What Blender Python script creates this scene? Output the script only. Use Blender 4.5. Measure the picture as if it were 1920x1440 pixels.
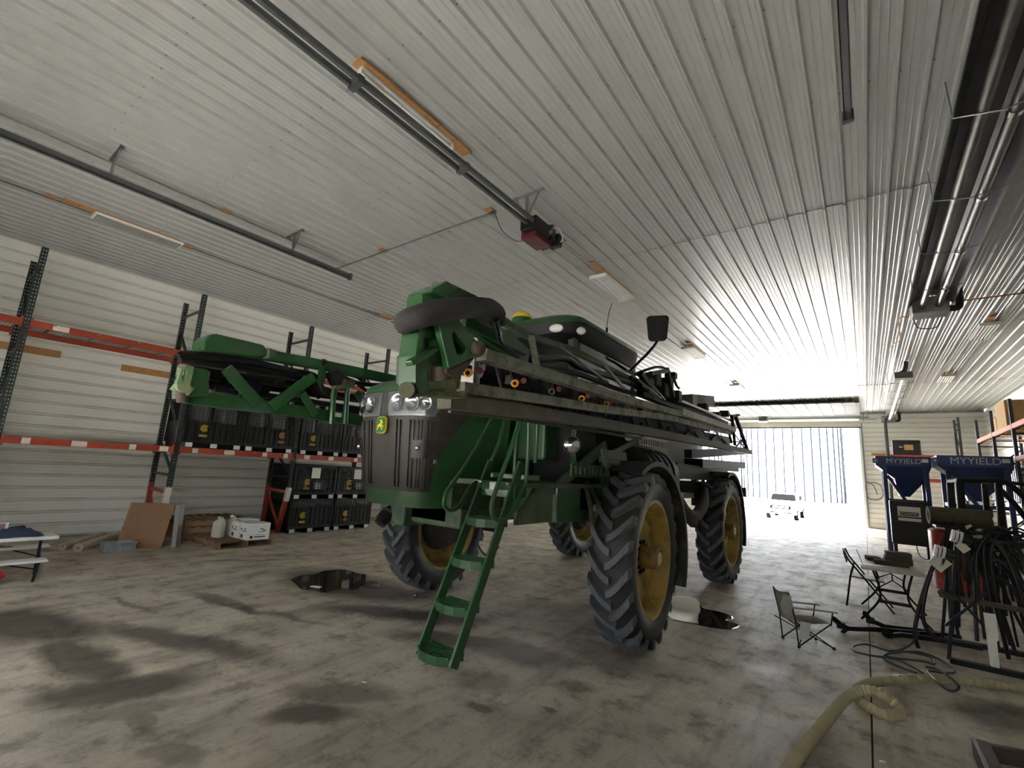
import bpy, math, random
from mathutils import Vector, Matrix
for o in list(bpy.data.objects):
    bpy.data.objects.remove(o, do_unlink=True)
SC = bpy.context.scene
COL = SC.collection
random.seed(7)
R_ = math.radians

# ------------------------------------------------------------------ camera (solved from the hall's vanishing points)
FPX = 865.4
PITCH, ROLL, YAW = 0.181175, 0.059423, 0.653751
CAMZ = 1.75
_cp, _sp, _cr, _sr = math.cos(PITCH), math.sin(PITCH), math.cos(ROLL), math.sin(ROLL)
_f = Vector((0, _cp, _sp)); _u = Vector((0, -_sp, _cp)); _r = Vector((1, 0, 0))
_r3 = _r * _cr + _u * _sr; _u3 = _u * _cr - _r * _sr
_Rz = Matrix.Rotation(YAW, 3, 'Z')
CR, CU, CF = _Rz @ _r3, _Rz @ _u3, _Rz @ _f
cam = bpy.data.cameras.new('camera'); camo = bpy.data.objects.new('camera', cam); COL.objects.link(camo)
cam.sensor_width = 36.0; cam.lens = FPX / 1920 * 36; cam.clip_start = 0.05; cam.clip_end = 400
mw = Matrix((( CR.x, CU.x, -CF.x, 0), (CR.y, CU.y, -CF.y, 0), (CR.z, CU.z, -CF.z, CAMZ), (0, 0, 0, 1)))
camo.matrix_world = mw
SC.camera = camo

# ------------------------------------------------------------------ world, sun, exposure
wd = bpy.data.worlds.new('world'); SC.world = wd; wd.use_nodes = True
nt = wd.node_tree; nt.nodes.clear()
bg = nt.nodes.new('ShaderNodeBackground'); wo = nt.nodes.new('ShaderNodeOutputWorld')
sky = nt.nodes.new('ShaderNodeTexSky'); sky.sky_type = 'NISHITA'; sky.sun_disc = False
sky.sun_elevation = R_(52); sky.sun_rotation = R_(270); sky.air_density = 1.0; sky.dust_density = 2.5; sky.ozone_density = 1.0
hsv = nt.nodes.new('ShaderNodeHueSaturation'); hsv.inputs['Saturation'].default_value = 0.35
nt.links.new(sky.outputs[0], hsv.inputs['Color']); nt.links.new(hsv.outputs[0], bg.inputs[0]); nt.links.new(bg.outputs[0], wo.inputs[0])
bg.inputs[1].default_value = 0.5
sl = bpy.data.lights.new('sun', 'SUN'); sl.energy = 15.0; sl.angle = R_(0.6); sl.color = (1.0, 0.98, 0.95)
so = bpy.data.objects.new('sun', sl); COL.objects.link(so)
so.rotation_euler = Vector((0.62, 0.25, -0.95)).to_track_quat('-Z', 'Y').to_euler(); so.location = (-20, -10, 30)
SC.view_settings.view_transform = 'Standard'; SC.view_settings.look = 'None'
SC.view_settings.gamma = 1.0; SC.view_settings.use_curve_mapping = False
SC.view_settings.exposure = 3.05

# ------------------------------------------------------------------ pixel -> place (a pixel gives a direction, a plane the distance)
def ray(px, py):
    return CR * ((px - 960) / FPX) + CU * (-(py - 720) / FPX) + CF
def onz(px, py, z=0.0):
    d = ray(px, py); return Vector((0, 0, CAMZ)) + d * ((z - CAMZ) / d.z)
def onx(px, py, x):
    d = ray(px, py); return Vector((0, 0, CAMZ)) + d * (x / d.x)
def ony(px, py, y):
    d = ray(px, py); return Vector((0, 0, CAMZ)) + d * (y / d.y)

# ------------------------------------------------------------------ materials
def s2l(c):
    return tuple((x / 12.92 if x <= 0.04045 else ((x + 0.055) / 1.055) ** 2.4) for x in c)
MATS = {}
def mat(name, rgb, rough=0.5, metal=0.0, var=0.12, scale=6.0, bump=0.0, bscale=60.0, dirt=None, dirt_amt=0.0, dirt_scale=2.5, spec=0.5, coat=0.0, alpha=None, trans=0.0, emit=0.0, stretch=None):
    """rgb in sRGB 0..255; value noise on the colour, optional dirt blotches, optional bump"""
    if name in MATS: return MATS[name]
    m = bpy.data.materials.new(name); m.use_nodes = True; MATS[name] = m
    n = m.node_tree.nodes; L = m.node_tree.links
    b = n['Principled BSDF']
    c = s2l([x / 255 for x in rgb])
    tc = n.new('ShaderNodeTexCoord'); mp = n.new('ShaderNodeMapping')
    L.new(tc.outputs['Object'], mp.inputs['Vector'])
    if stretch: mp.inputs['Scale'].default_value = stretch
    nz = n.new('ShaderNodeTexNoise'); nz.inputs['Scale'].default_value = scale; nz.inputs['Detail'].default_value = 6; nz.inputs['Roughness'].default_value = 0.65
    L.new(mp.outputs[0], nz.inputs['Vector'])
    mr = n.new('ShaderNodeMapRange'); mr.inputs['From Min'].default_value = 0.25; mr.inputs['From Max'].default_value = 0.75
    mr.inputs['To Min'].default_value = 1 - var; mr.inputs['To Max'].default_value = 1 + var
    L.new(nz.outputs['Fac'], mr.inputs['Value'])
    mul = n.new('ShaderNodeVectorMath'); mul.operation = 'SCALE'; mul.inputs[0].default_value = c
    L.new(mr.outputs[0], mul.inputs['Scale'])
    colout = mul.outputs[0]
    if dirt:
        dz = n.new('ShaderNodeTexNoise'); dz.inputs['Scale'].default_value = dirt_scale; dz.inputs['Detail'].default_value = 8; dz.inputs['Roughness'].default_value = 0.7
        L.new(mp.outputs[0], dz.inputs['Vector'])
        dr = n.new('ShaderNodeMapRange'); dr.inputs['From Min'].default_value = 0.62 - 0.25 * dirt_amt; dr.inputs['From Max'].default_value = 0.78 - 0.18 * dirt_amt
        L.new(dz.outputs['Fac'], dr.inputs['Value'])
        mx = n.new('ShaderNodeMix'); mx.data_type = 'RGBA'; mx.inputs['B'].default_value = (*s2l([x / 255 for x in dirt]), 1)
        L.new(dr.outputs[0], mx.inputs['Factor']); L.new(colout, mx.inputs['A']); colout = mx.outputs['Result']
        rr = n.new('ShaderNodeMapRange'); rr.inputs['To Min'].default_value = rough; rr.inputs['To Max'].default_value = min(0.95, rough + 0.35)
        L.new(dr.outputs[0], rr.inputs['Value']); L.new(rr.outputs[0], b.inputs['Roughness'])
    else:
        b.inputs['Roughness'].default_value = rough
    L.new(colout, b.inputs['Base Color'])
    b.inputs['Metallic'].default_value = metal
    b.inputs['Specular IOR Level'].default_value = spec
    if coat: b.inputs['Coat Weight'].default_value = coat; b.inputs['Coat Roughness'].default_value = 0.08
    if trans: b.inputs['Transmission Weight'].default_value = trans
    if alpha is not None: b.inputs['Alpha'].default_value = alpha
    if bump:
        bz = n.new('ShaderNodeTexNoise'); bz.inputs['Scale'].default_value = bscale; bz.inputs['Detail'].default_value = 4
        L.new(mp.outputs[0], bz.inputs['Vector'])
        bp = n.new('ShaderNodeBump'); bp.inputs['Strength'].default_value = bump; bp.inputs['Distance'].default_value = 0.01
        L.new(bz.outputs['Fac'], bp.inputs['Height']); L.new(bp.outputs[0], b.inputs['Normal'])
    return m
GREEN = mat('green_paint', (31, 74, 37), 0.34, var=0.10, dirt=(66, 74, 52), dirt_amt=0.25, coat=0.25)
GREEN_D = mat('green_paint_dusty', (50, 76, 48), 0.5, var=0.15, dirt=(105, 104, 88), dirt_amt=0.75, dirt_scale=5)
GREY_BOOM = mat('dusty_boom_steel', (112, 116, 100), 0.55, var=0.2, dirt=(60, 60, 48), dirt_amt=0.55, dirt_scale=7)
OLIVE_BOOM = mat('muddy_boom_steel', (68, 67, 52), 0.65, var=0.25, dirt=(98, 92, 76), dirt_amt=0.45, dirt_scale=8)
YELLOW = mat('yellow_rim_paint', (176, 148, 76), 0.45, var=0.12, dirt=(112, 94, 58), dirt_amt=0.6, dirt_scale=4)
YEL_CLEAN = mat('yellow_plastic', (232, 190, 30), 0.35, var=0.05)
RUBBER = mat('tyre_rubber', (44, 44, 46), 0.6, var=0.18, dirt=(84, 82, 78), dirt_amt=0.3, dirt_scale=5, bump=0.15, bscale=90)
LUG = mat('lit_dusty_tread_rubber', (92, 94, 97), 0.65, var=0.15, dirt=(62, 62, 62), dirt_amt=0.3, dirt_scale=6)  # dusty lugs, also lightened in colour for the light on their tops
BLACK = mat('black_plastic', (21, 21, 23), 0.45, var=0.15)
BLACK_S = mat('black_steel', (19, 19, 23), 0.55, spec=0.3, var=0.15, dirt=(70, 66, 60), dirt_amt=0.2)
GRILLE = mat('dusty_grille_plastic', (45, 41, 36), 0.6, var=0.2, dirt=(72, 66, 57), dirt_amt=0.4, dirt_scale=6)
CHROME = mat('chrome', (200, 202, 205), 0.16, 1.0, var=0.03)
STEEL = mat('galvanised_steel', (150, 152, 152), 0.42, 0.9, var=0.15, scale=25)
DSTEEL = mat('dark_steel', (92, 94, 94), 0.5, 0.35, var=0.15, scale=20)
RUST = mat('rusty_steel', (72, 58, 48), 0.7, 0.1, var=0.25, scale=14, dirt=(80, 92, 60), dirt_amt=0.3)
HOSE_B = mat('black_hose_rubber', (17, 17, 20), 0.42, var=0.2)
SLEEVE = mat('hose_sleeve_fabric', (44, 41, 39), 0.9, var=0.2, bump=0.4, bscale=40)
WHITE_P = mat('white_plastic', (226, 226, 220), 0.45, var=0.06)
WHITE_W = mat('white_paint', (236, 236, 232), 0.4, var=0.04)
ORANGE = mat('orange_rack_paint', (158, 62, 42), 0.48, var=0.12, dirt=(150, 92, 70), dirt_amt=0.25)
RACK_G = mat('rack_green_paint', (52, 62, 60), 0.45, var=0.15, dirt=(92, 94, 90), dirt_amt=0.3, dirt_scale=9)
RACK_B = mat('rack_blue_grey_paint', (40, 44, 60), 0.45, var=0.15)
WOOD = mat('raw_lumber', (186, 138, 88), 0.7, var=0.2, scale=5, stretch=(1, 8, 8), dirt=(120, 84, 52), dirt_amt=0.35)
WOOD_D = mat('weathered_pallet_wood', (140, 112, 84), 0.8, var=0.25, scale=6, dirt=(90, 70, 52), dirt_amt=0.5)
CARD = mat('cardboard', (188, 150, 98), 0.8, var=0.1, scale=4)
LINER = mat('dimmed_white_liner', (182, 183, 179), 0.26, var=0.035, scale=1.2, spec=0.36)  # greyed to put the ceiling's weaker light into the paint
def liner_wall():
    """wall sheets: liner lightened for stronger light, with a shadow line painted along each rib"""
    m = LINER.copy(); m.name = 'rib_shaded_wall_liner'; n = m.node_tree.nodes; L = m.node_tree.links; b = n['Principled BSDF']
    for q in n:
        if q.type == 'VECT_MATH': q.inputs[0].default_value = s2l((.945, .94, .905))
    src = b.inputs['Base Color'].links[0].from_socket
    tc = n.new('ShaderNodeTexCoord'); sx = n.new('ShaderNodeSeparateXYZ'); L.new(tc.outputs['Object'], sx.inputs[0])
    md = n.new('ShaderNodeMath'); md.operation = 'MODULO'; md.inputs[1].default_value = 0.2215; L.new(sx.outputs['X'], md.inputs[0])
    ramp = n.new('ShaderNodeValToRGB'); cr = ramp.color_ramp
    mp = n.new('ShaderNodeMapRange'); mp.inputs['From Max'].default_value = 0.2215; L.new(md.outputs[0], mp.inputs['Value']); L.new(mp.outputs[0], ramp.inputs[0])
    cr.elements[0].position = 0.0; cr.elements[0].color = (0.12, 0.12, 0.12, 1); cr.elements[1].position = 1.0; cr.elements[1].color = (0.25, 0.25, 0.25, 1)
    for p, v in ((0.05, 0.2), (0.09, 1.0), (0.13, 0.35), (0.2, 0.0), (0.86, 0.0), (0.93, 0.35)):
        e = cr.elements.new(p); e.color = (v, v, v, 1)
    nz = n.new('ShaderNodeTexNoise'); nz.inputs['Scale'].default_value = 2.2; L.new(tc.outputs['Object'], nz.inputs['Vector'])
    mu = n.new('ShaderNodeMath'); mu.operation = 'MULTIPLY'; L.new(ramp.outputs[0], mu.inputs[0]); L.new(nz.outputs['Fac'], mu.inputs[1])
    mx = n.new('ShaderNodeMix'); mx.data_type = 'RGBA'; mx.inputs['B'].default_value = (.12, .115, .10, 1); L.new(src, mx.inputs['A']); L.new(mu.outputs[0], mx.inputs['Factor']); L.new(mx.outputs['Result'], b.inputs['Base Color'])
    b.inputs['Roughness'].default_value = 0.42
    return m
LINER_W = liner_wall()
BLUE = mat('blue_hopper_paint', (40, 56, 104), 0.4, var=0.08)
GLASS = mat('tinted_glass', (26, 32, 32), 0.05, var=0.02, spec=0.8, alpha=0.82)
LENS = mat('clear_lens', (120, 124, 126), 0.04, var=0.03, spec=0.8, alpha=0.10)

# ------------------------------------------------------------------ mesh builder
WOFF = {}
def _ortho(d, up=None):
    d = Vector(d).normalized()
    u = Vector(up) if up is not None else Vector((0, 0, 1))
    if abs(d.dot(u.normalized())) > 0.985: u = Vector((1, 0, 0)) if abs(d.x) < 0.9 else Vector((0, 1, 0))
    s = d.cross(u).normalized(); u2 = s.cross(d).normalized()
    return d, s, u2
class MB:
    def __init__(s): s.v = []; s.f = []
    def add(s, v, f):
        o = len(s.v); s.v += [Vector(p) for p in v]; s.f += [tuple(i + o for i in q) for q in f]; return s
    def box(s, c, d, rot=None):
        c = Vector(c); hx, hy, hz = d[0] / 2, d[1] / 2, d[2] / 2
        v = [Vector((x, y, z)) for x in (-hx, hx) for y in (-hy, hy) for z in (-hz, hz)]
        if rot is not None: v = [rot @ p for p in v]
        return s.add([p + c for p in v], [(0, 1, 3, 2), (4, 6, 7, 5), (0, 4, 5, 1), (2, 3, 7, 6), (0, 2, 6, 4), (1, 5, 7, 3)])
    def bb(s, a, b):
        return s.box([(a[i] + b[i]) / 2 for i in range(3)], [abs(a[i] - b[i]) for i in range(3)])
    def bar(s, a, b, w, h, up=None, w2=None, h2=None):
        a, b = Vector(a), Vector(b); d, sd, u = _ortho(b - a, up)
        w2 = w if w2 is None else w2; h2 = h if h2 is None else h2
        v = [a + sd * (x * w / 2) + u * (y * h / 2) for x, y in ((-1, -1), (1, -1), (1, 1), (-1, 1))]
        v += [b + sd * (x * w2 / 2) + u * (y * h2 / 2) for x, y in ((-1, -1), (1, -1), (1, 1), (-1, 1))]
        return s.add(v, [(3, 2, 1, 0), (4, 5, 6, 7), (0, 1, 5, 4), (1, 2, 6, 5), (2, 3, 7, 6), (3, 0, 4, 7)])
    def tube(s, pts, r, n=8, closed=False, caps=True):
        pts = [Vector(p) for p in pts]; m = len(pts); rs = r if isinstance(r, (list, tuple)) else [r] * m
        v = []; f = []; prev = None
        for i, p in enumerate(pts):
            if closed: t = pts[(i + 1) % m] - pts[i - 1]
            else: t = pts[min(i + 1, m - 1)] - pts[max(i - 1, 0)]
            if t.length < 1e-9: t = Vector((0, 0, 1))
            t.normalize()
            if prev is None: _, sd, u = _ortho(t)
            else:
                sd = prev - t * prev.dot(t)
                if sd.length < 1e-6: _, sd, u = _ortho(t)
                sd.normalize(); u = sd.cross(t)
            prev = sd; u = sd.cross(t).normalized()
            for k in range(n):
                a = 2 * math.pi * k / n; v.append(p + (sd * math.cos(a) + u * math.sin(a)) * rs[i])
        for i in range(m if closed else m - 1):
            j = (i + 1) % m
            for k in range(n):
                k2 = (k + 1) % n; f.append((i * n + k2, i * n + k, j * n + k, j * n + k2))
        if caps and not closed:
            f.append(tuple(range(n))); f.append(tuple((m - 1) * n + k for k in reversed(range(n))))
        return s.add(v, f)
    def cyl(s, a, b, r, n=16, r2=None):
        return s.tube([a, b], [r, r if r2 is None else r2], n)
    def lathe(s, prof, o, axis, n=32, a0=0.0, a1=2 * math.pi, up=None):
        """prof: list of (along axis, radius)"""
        o = Vector(o); d, sd, u = _ortho(axis, up); full = abs(a1 - a0 - 2 * math.pi) < 1e-6
        m = len(prof); k_ = n if full else n + 1; v = []; f = []
        for k in range(k_):
            a = a0 + (a1 - a0) * k / n; e = sd * math.cos(a) + u * math.sin(a)
            for t, r in prof: v.append(o + d * t + e * r)
        for k in range(n):
            k2 = (k + 1) % k_ if full else k + 1
            for i in range(m - 1): f.append((k * m + i, k * m + i + 1, k2 * m + i + 1, k2 * m + i))
        return s.add(v, f)
    def prism(s, poly, th, o=(0, 0, 0), ux=(1, 0, 0), uy=(0, 0, 1)):
        """2D polygon in the (ux,uy) plane, extruded th along ux x uy, centred"""
        o, ux, uy = Vector(o), Vector(ux).normalized(), Vector(uy).normalized(); nn = ux.cross(uy); k = len(poly)
        v = [o + ux * x + uy * y - nn * (th / 2) for x, y in poly] + [o + ux * x + uy * y + nn * (th / 2) for x, y in poly]
        f = [tuple(reversed(range(k))), tuple(range(k, 2 * k))] + [(i, (i + 1) % k, (i + 1) % k + k, i + k) for i in range(k)]
        return s.add(v, f)
    def loft(s, rings, closed=True, caps=True):
        n = len(rings[0]); v = [p for r in rings for p in r]; f = []
        for i in range(len(rings) - 1):
            for k in range(n if closed else n - 1):
                k2 = (k + 1) % n; f.append((i * n + k, i * n + k2, (i + 1) * n + k2, (i + 1) * n + k))
        if caps and closed:
            f.append(tuple(reversed(range(n)))); f.append(tuple((len(rings) - 1) * n + k for k in range(n)))
        return s.add(v, f)
    def ball(s, c, r, n=12, m=8):
        c = Vector(c); r = Vector(r) if not isinstance(r, (int, float)) else Vector((r, r, r))
        rings = []
        for i in range(1, m):
            a = math.pi * i / m
            rings.append([c + Vector((r.x * math.sin(a) * math.cos(2 * math.pi * k / n), r.y * math.sin(a) * math.sin(2 * math.pi * k / n), -r.z * math.cos(a))) for k in range(n)])
        return s.loft(rings)
    def mesh(s, name, off=(0, 0, 0), smooth=None):
        me = bpy.data.meshes.new(name); off = Vector(off)
        me.from_pydata([tuple(p - off) for p in s.v], [], s.f); me.update()
        if smooth:
            for p in me.polygons: p.use_smooth = True
            me.set_sharp_from_angle(angle=R_(smooth))
        return me
    def build(s, name, m, parent=None, smooth=None, bevel=0.0, off=None):
        if parent is not None: off = WOFF.get(parent.name, Vector((0, 0, 0)))
        elif off is None:
            xs = [p.x for p in s.v]; ys = [p.y for p in s.v]; zs = [p.z for p in s.v]
            off = Vector(((min(xs) + max(xs)) / 2, (min(ys) + max(ys)) / 2, min(zs)))
        off = Vector(off)
        o = bpy.data.objects.new(name, s.mesh(name, off, smooth)); COL.objects.link(o)
        o.data.materials.append(m)
        if parent is not None: o.parent = parent
        else: o.location = off
        WOFF[o.name] = off
        if bevel:
            bv = o.modifiers.new('edge', 'BEVEL'); bv.width = bevel; bv.segments = 2; bv.limit_method = 'ANGLE'; bv.angle_limit = R_(40)
        return o
def tag(o, label=None, cat=None, group=None, kind=None):
    if label: o['label'] = label
    if cat: o['category'] = cat
    if group: o['group'] = group
    if kind: o['kind'] = kind
    return o
def thing(name, loc, label, cat, group=None):
    o = bpy.data.objects.new(name, None); COL.objects.link(o); o.location = loc; o.empty_display_size = 0.2
    WOFF[o.name] = Vector(loc)
    return tag(o, label, cat, group)
def inst(name, me, loc=(0, 0, 0), parent=None, rot=None, scale=None):
    """a further object on shared mesh data (location relative to its parent)"""
    o = bpy.data.objects.new(name, me); COL.objects.link(o); o.location = loc
    if rot: o.rotation_euler = rot
    if scale: o.scale = scale
    if parent is not None: o.parent = parent
    WOFF[o.name] = Vector((0, 0, 0))
    return o
def copy_tree(o, parent=None):
    c = o.copy(); COL.objects.link(c)
    if parent is not None: c.parent = parent
    for ch in [x for x in bpy.data.objects if x.parent == o]: copy_tree(ch, c)
    return c
def smoothpath(pts, k=6):
    """Catmull-Rom through the points"""
    P = [Vector(p) for p in pts]; out = []
    for i in range(len(P) - 1):
        p0, p1, p2, p3 = P[max(i - 1, 0)], P[i], P[i + 1], P[min(i + 2, len(P) - 1)]
        for j in range(k):
            t = j / k
            out.append(0.5 * ((2 * p1) + (p2 - p0) * t + (2 * p0 - 5 * p1 + 4 * p2 - p3) * t * t + (3 * p1 - p0 - 3 * p2 + p3) * t ** 3))
    out.append(P[-1]); return out
def letters(name, txt, size, m, parent, loc, rot, depth=0.003):
    cu = bpy.data.curves.new(name, 'FONT'); cu.body = txt; cu.size = size; cu.extrude = depth / 2; cu.align_x = 'CENTER'; cu.align_y = 'CENTER'
    o = bpy.data.objects.new(name, cu); COL.objects.link(o); cu.materials.append(m); o.parent = parent
    me = bpy.data.meshes.new_from_object(o); bpy.data.objects.remove(o, do_unlink=True)
    o = bpy.data.objects.new(name, me); COL.objects.link(o); o.parent = parent
    if not me.materials: me.materials.append(m)
    o.location = Vector(loc) - WOFF.get(parent.name, Vector((0, 0, 0))); o.rotation_euler = rot
    return o
# ================================================================== THE HALL
XL, XR, YF, YB, ZC = -12.15, 4.30, -1.75, 28.0, 5.42
DXL, DXR, DH = -7.35, -0.10, 4.98          # rear door opening
# --- floor: two slabs with a sawn joint
def floor_material():
    m = bpy.data.materials.new('stained_concrete'); m.use_nodes = True
    n = m.node_tree.nodes; L = m.node_tree.links; b = n['Principled BSDF']
    g = n.new('ShaderNodeNewGeometry')
    def noise(scale, detail=8, rough=0.65, vec=None):
        z = n.new('ShaderNodeTexNoise'); z.inputs['Scale'].default_value = scale; z.inputs['Detail'].default_value = detail; z.inputs['Roughness'].default_value = rough
        L.new(vec or g.outputs['Position'], z.inputs['Vector']); return z
    def math_(op, a, c=None, clamp=False):
        q = n.new('ShaderNodeMath'); q.operation = op; q.use_clamp = clamp
        for i, x in enumerate((a, c)):
            if x is None: continue
            if isinstance(x, (int, float)): q.inputs[i].default_value = x
            else: L.new(x, q.inputs[i])
        return q.outputs[0]
    def mr(v, a, b_, c, d):
        q = n.new('ShaderNodeMapRange'); L.new(v, q.inputs['Value'])
        for k, x in zip(('From Min', 'From Max', 'To Min', 'To Max'), (a, b_, c, d)): q.inputs[k].default_value = x
        return q.outputs[0]
    def mix(f, a, c):
        q = n.new('ShaderNodeMix'); q.data_type = 'RGBA'
        if isinstance(f, float): q.inputs['Factor'].default_value = f
        else: L.new(f, q.inputs['Factor'])
        for k, x in (('A', a), ('B', c)):
            if isinstance(x, tuple): q.inputs[k].default_value = (*s2l([t / 255 for t in x]), 1)
            else: L.new(x, q.inputs[k])
        return q.outputs['Result']
    big = noise(0.35).outputs['Fac']; mid = noise(1.7, 10).outputs['Fac']; fine = noise(14, 8, 0.7).outputs['Fac']
    # tyre drag marks, stretched along the hall
    mp = n.new('ShaderNodeMapping'); mp.inputs['Scale'].default_value = (3.2, 0.55, 1); mp.inputs['Rotation'].default_value = (0, 0, 0.55)
    L.new(g.outputs['Position'], mp.inputs['Vector']); drag = noise(1.3, 9, 0.7, mp.outputs[0]).outputs['Fac']
    col = mix(mr(big, 0.35, 0.65, 0, 1), (212, 202, 186), (216, 199, 172))
    col = mix(mr(mid, 0.40, 0.68, 0, 0.8), col, (158, 147, 130))
    col = mix(mr(drag, 0.50, 0.66, 0, 0.75), col, (134, 124, 109))
    col = mix(mr(fine, 0.35, 0.75, 0.0, 0.4), col, (176, 170, 158))
    spk = noise(34, 4, 0.6).outputs['Fac']; col = mix(mr(spk, 0.58, 0.70, 0, 0.45), col, (96, 88, 78))
    scf = noise(3.4, 12, 0.75).outputs['Fac']; col = mix(mr(scf, 0.52, 0.64, 0, 0.65), col, (116, 107, 95))
    # stains: warped ellipses at their places on the slab (centre x,y, radii, turn, strength)
    wz = noise(0.9, 6); wsub = n.new('ShaderNodeVectorMath'); wsub.operation = 'SUBTRACT'; L.new(wz.outputs['Color'], wsub.inputs[0]); wsub.inputs[1].default_value = (0.5, 0.5, 0.5)
    wsc = n.new('ShaderNodeVectorMath'); wsc.operation = 'SCALE'; L.new(wsub.outputs[0], wsc.inputs[0]); wsc.inputs['Scale'].default_value = 0.75
    wp = n.new('ShaderNodeVectorMath'); wp.operation = 'ADD'; L.new(g.outputs['Position'], wp.inputs[0]); L.new(wsc.outputs[0], wp.inputs[1])
    tot = None
    for (x, y, rx, ry, an, st) in STAINS:
        q = n.new('ShaderNodeMapping'); q.vector_type = 'TEXTURE'
        q.inputs['Location'].default_value = (x, y, 0); q.inputs['Rotation'].default_value = (0, 0, an); q.inputs['Scale'].default_value = (rx, ry, 1)
        L.new(wp.outputs[0], q.inputs['Vector'])
        ml = n.new('ShaderNodeVectorMath'); ml.operation = 'MULTIPLY'; L.new(q.outputs[0], ml.inputs[0]); ml.inputs[1].default_value = (1, 1, 0)
        le = n.new('ShaderNodeVectorMath'); le.operation = 'LENGTH'; L.new(ml.outputs[0], le.inputs[0])
        v = mr(le.outputs['Value'], 0.55, 1.15, st, 0.0)
        tot = v if tot is None else math_('MAXIMUM', tot, v)
    brk = mr(mid, 0.3, 0.7, 1.15, 0.75)
    tot = math_('MULTIPLY', tot, brk, True)
    col = mix(tot, col, (58, 52, 45))
    L.new(col, b.inputs['Base Color'])
    rg = mr(mid, 0.3, 0.7, 0.5, 0.72); rg2 = math_('SUBTRACT', rg, math_('MULTIPLY', tot, 0.22)); L.new(rg2, b.inputs['Roughness']); b.inputs['Specular IOR Level'].default_value = 0.3
    bp = n.new('ShaderNodeBump'); bp.inputs['Strength'].default_value = 0.6; bp.inputs['Distance'].default_value = 0.012
    hz = noise(7, 9, 0.7).outputs['Fac']; L.new(hz, bp.inputs['Height']); L.new(bp.outputs[0], b.inputs['Normal'])
    return m
def st(px, py, rx, ry, an, s):
    p = onz(px, py); return (p.x, p.y, rx, ry, an, s)
STAINS = [st(60, 1172, 1.0, .42, .5, .85), st(150, 1235, 1.0, .22, .1, .8), st(230, 1290, .55, .28, 1.2, .8), st(340, 1200, 1.2, .22, .35, .75),
          st(285, 1350, .3, .12, .2, .6), st(250, 1330, .5, .2, 1.3, .55), st(330, 1415, .25, .15, .3, .6), st(590, 1340, .4, .25, .9, .85), st(650, 1295, .5, .22, .7, .7),
          st(640, 1092, 1.25, .62, .15, 1.0), st(700, 1105, .9, .5, .3, 1.0), st(760, 1150, 1.2, .28, .55, .9), st(850, 1200, .8, .2, .6, .75), st(980, 1225, .55, .25, .3, .7), st(910, 1270, .35, .2, .4, .5),
          st(430, 1130, .8, .09, .35, .6), st(480, 1140, 1.3, .07, .3, .6), st(400, 1120, .5, .1, .3, .55), st(470, 1050, 1.0, .08, 1.1, .55), st(540, 1040, .8, .09, 1.0, .5), st(240, 1137, .5, .05, .2, .55),
          st(905, 1317, .14, .08, .2, .8), st(1040, 1322, .1, .07, .2, .7), st(1090, 1285, .2, .1, .4, .6), st(1060, 1160, 1.0, .7, .2, .38), st(1160, 1230, .7, .4, .2, .5),
          st(700, 1420, 1.4, .8, .3, .35), st(350, 1440, 1.6, .6, .2, .3), st(1100, 1400, 1.2, .7, .3, .3), st(1500, 1420, .8, .6, .3, .3), st(1900, 1350, .5, .3, .2, .7), st(1480, 1005, 1.8, 1.0, .2, .3), st(1500, 1300, .4, .25, .5, .3), st(1440, 1260, .3, .2, .5, .35)]
CONC = floor_material()
fl = MB().bb((XL - .3, YF - .3, -0.35), (XR + .3, YB + .15, -0.02)).build('floor', mat('joint_dirt', (60, 56, 50), 0.9), off=(0, 0, -0.35)); tag(fl, kind='structure')
WOFF[fl.name] = Vector((0, 0, -0.35))
JX = -0.075
MB().bb((XL - .3, YF - .3, -0.12), (JX - .006, YB + .15, 0)).build('floor_slab', CONC, fl)
MB().bb((JX + .006, YF - .3, -0.12), (XR + .3, YB + .15, 0)).build('floor_slab', CONC, fl)

# --- ribbed liner sheets: one profile, shared by every sheet
PITCH_R = 0.2215; SHEET = 4 * PITCH_R
def sheet_mesh(name, length, npitch=4, m=None):
    """flat in XY, ribs along Y standing 19 mm proud in -Z, minor ribs between"""
    x = []; q = PITCH_R
    for i in range(npitch):
        o = i * q
        x += [(o, -.030), (o + .010, -.030), (o + .028, 0), (o + .078, 0), (o + .084, -.0035), (o + .092, -.0035), (o + .098, 0), (o + .139, 0), (o + .145, -.0035), (o + .153, -.0035), (o + .159, 0), (o + q - .028, 0), (o + q - .011, -.030)]
    x.append((npitch * q, -.030))
    v = [Vector((a, y, z)) for y in (0, length) for a, z in x] ; k = len(x)
    b = MB(); b.add(v, [(i, i + 1, i + 1 + k, i + k) for i in range(k - 1)])
    # turned-down cut edge at both ends
    v2 = [Vector((a, y, z + .008)) for y in (0, length) for a, z in x]
    b.add(v2, []); n = 2 * k
    b.f += [(n + i, n + i + 1, i + 1, i) for i in range(k - 1)] + [(k + i, k + i + 1, n + k + i + 1, n + k + i) for i in range(k - 1)]
    me = b.mesh(name); me.materials.append(m or LINER); return me
ce = MB().bb((XL - .3, YF - .3, ZC + .03), (XR + .3, YB + .3, ZC + .2)).build('ceiling', LINER, off=(0, 0, ZC)); tag(ce, kind='structure')
LAPS = [YF - .05, 0.15, 6.94, 13.73, 20.52, YB + .05]
X0 = 0.0085 - SHEET * 14
for r in range(len(LAPS) - 1):
    ln = LAPS[r + 1] - LAPS[r] + 0.06; me = sheet_mesh('ceiling_sheet', ln)
    for i in range(19):
        x = X0 + i * SHEET
        inst('ceiling_sheet', me, (x, LAPS[r] - (.03 if r else 0), 0.012 * (r % 2) + (0.0012 if i % 2 else 0)), ce)
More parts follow.
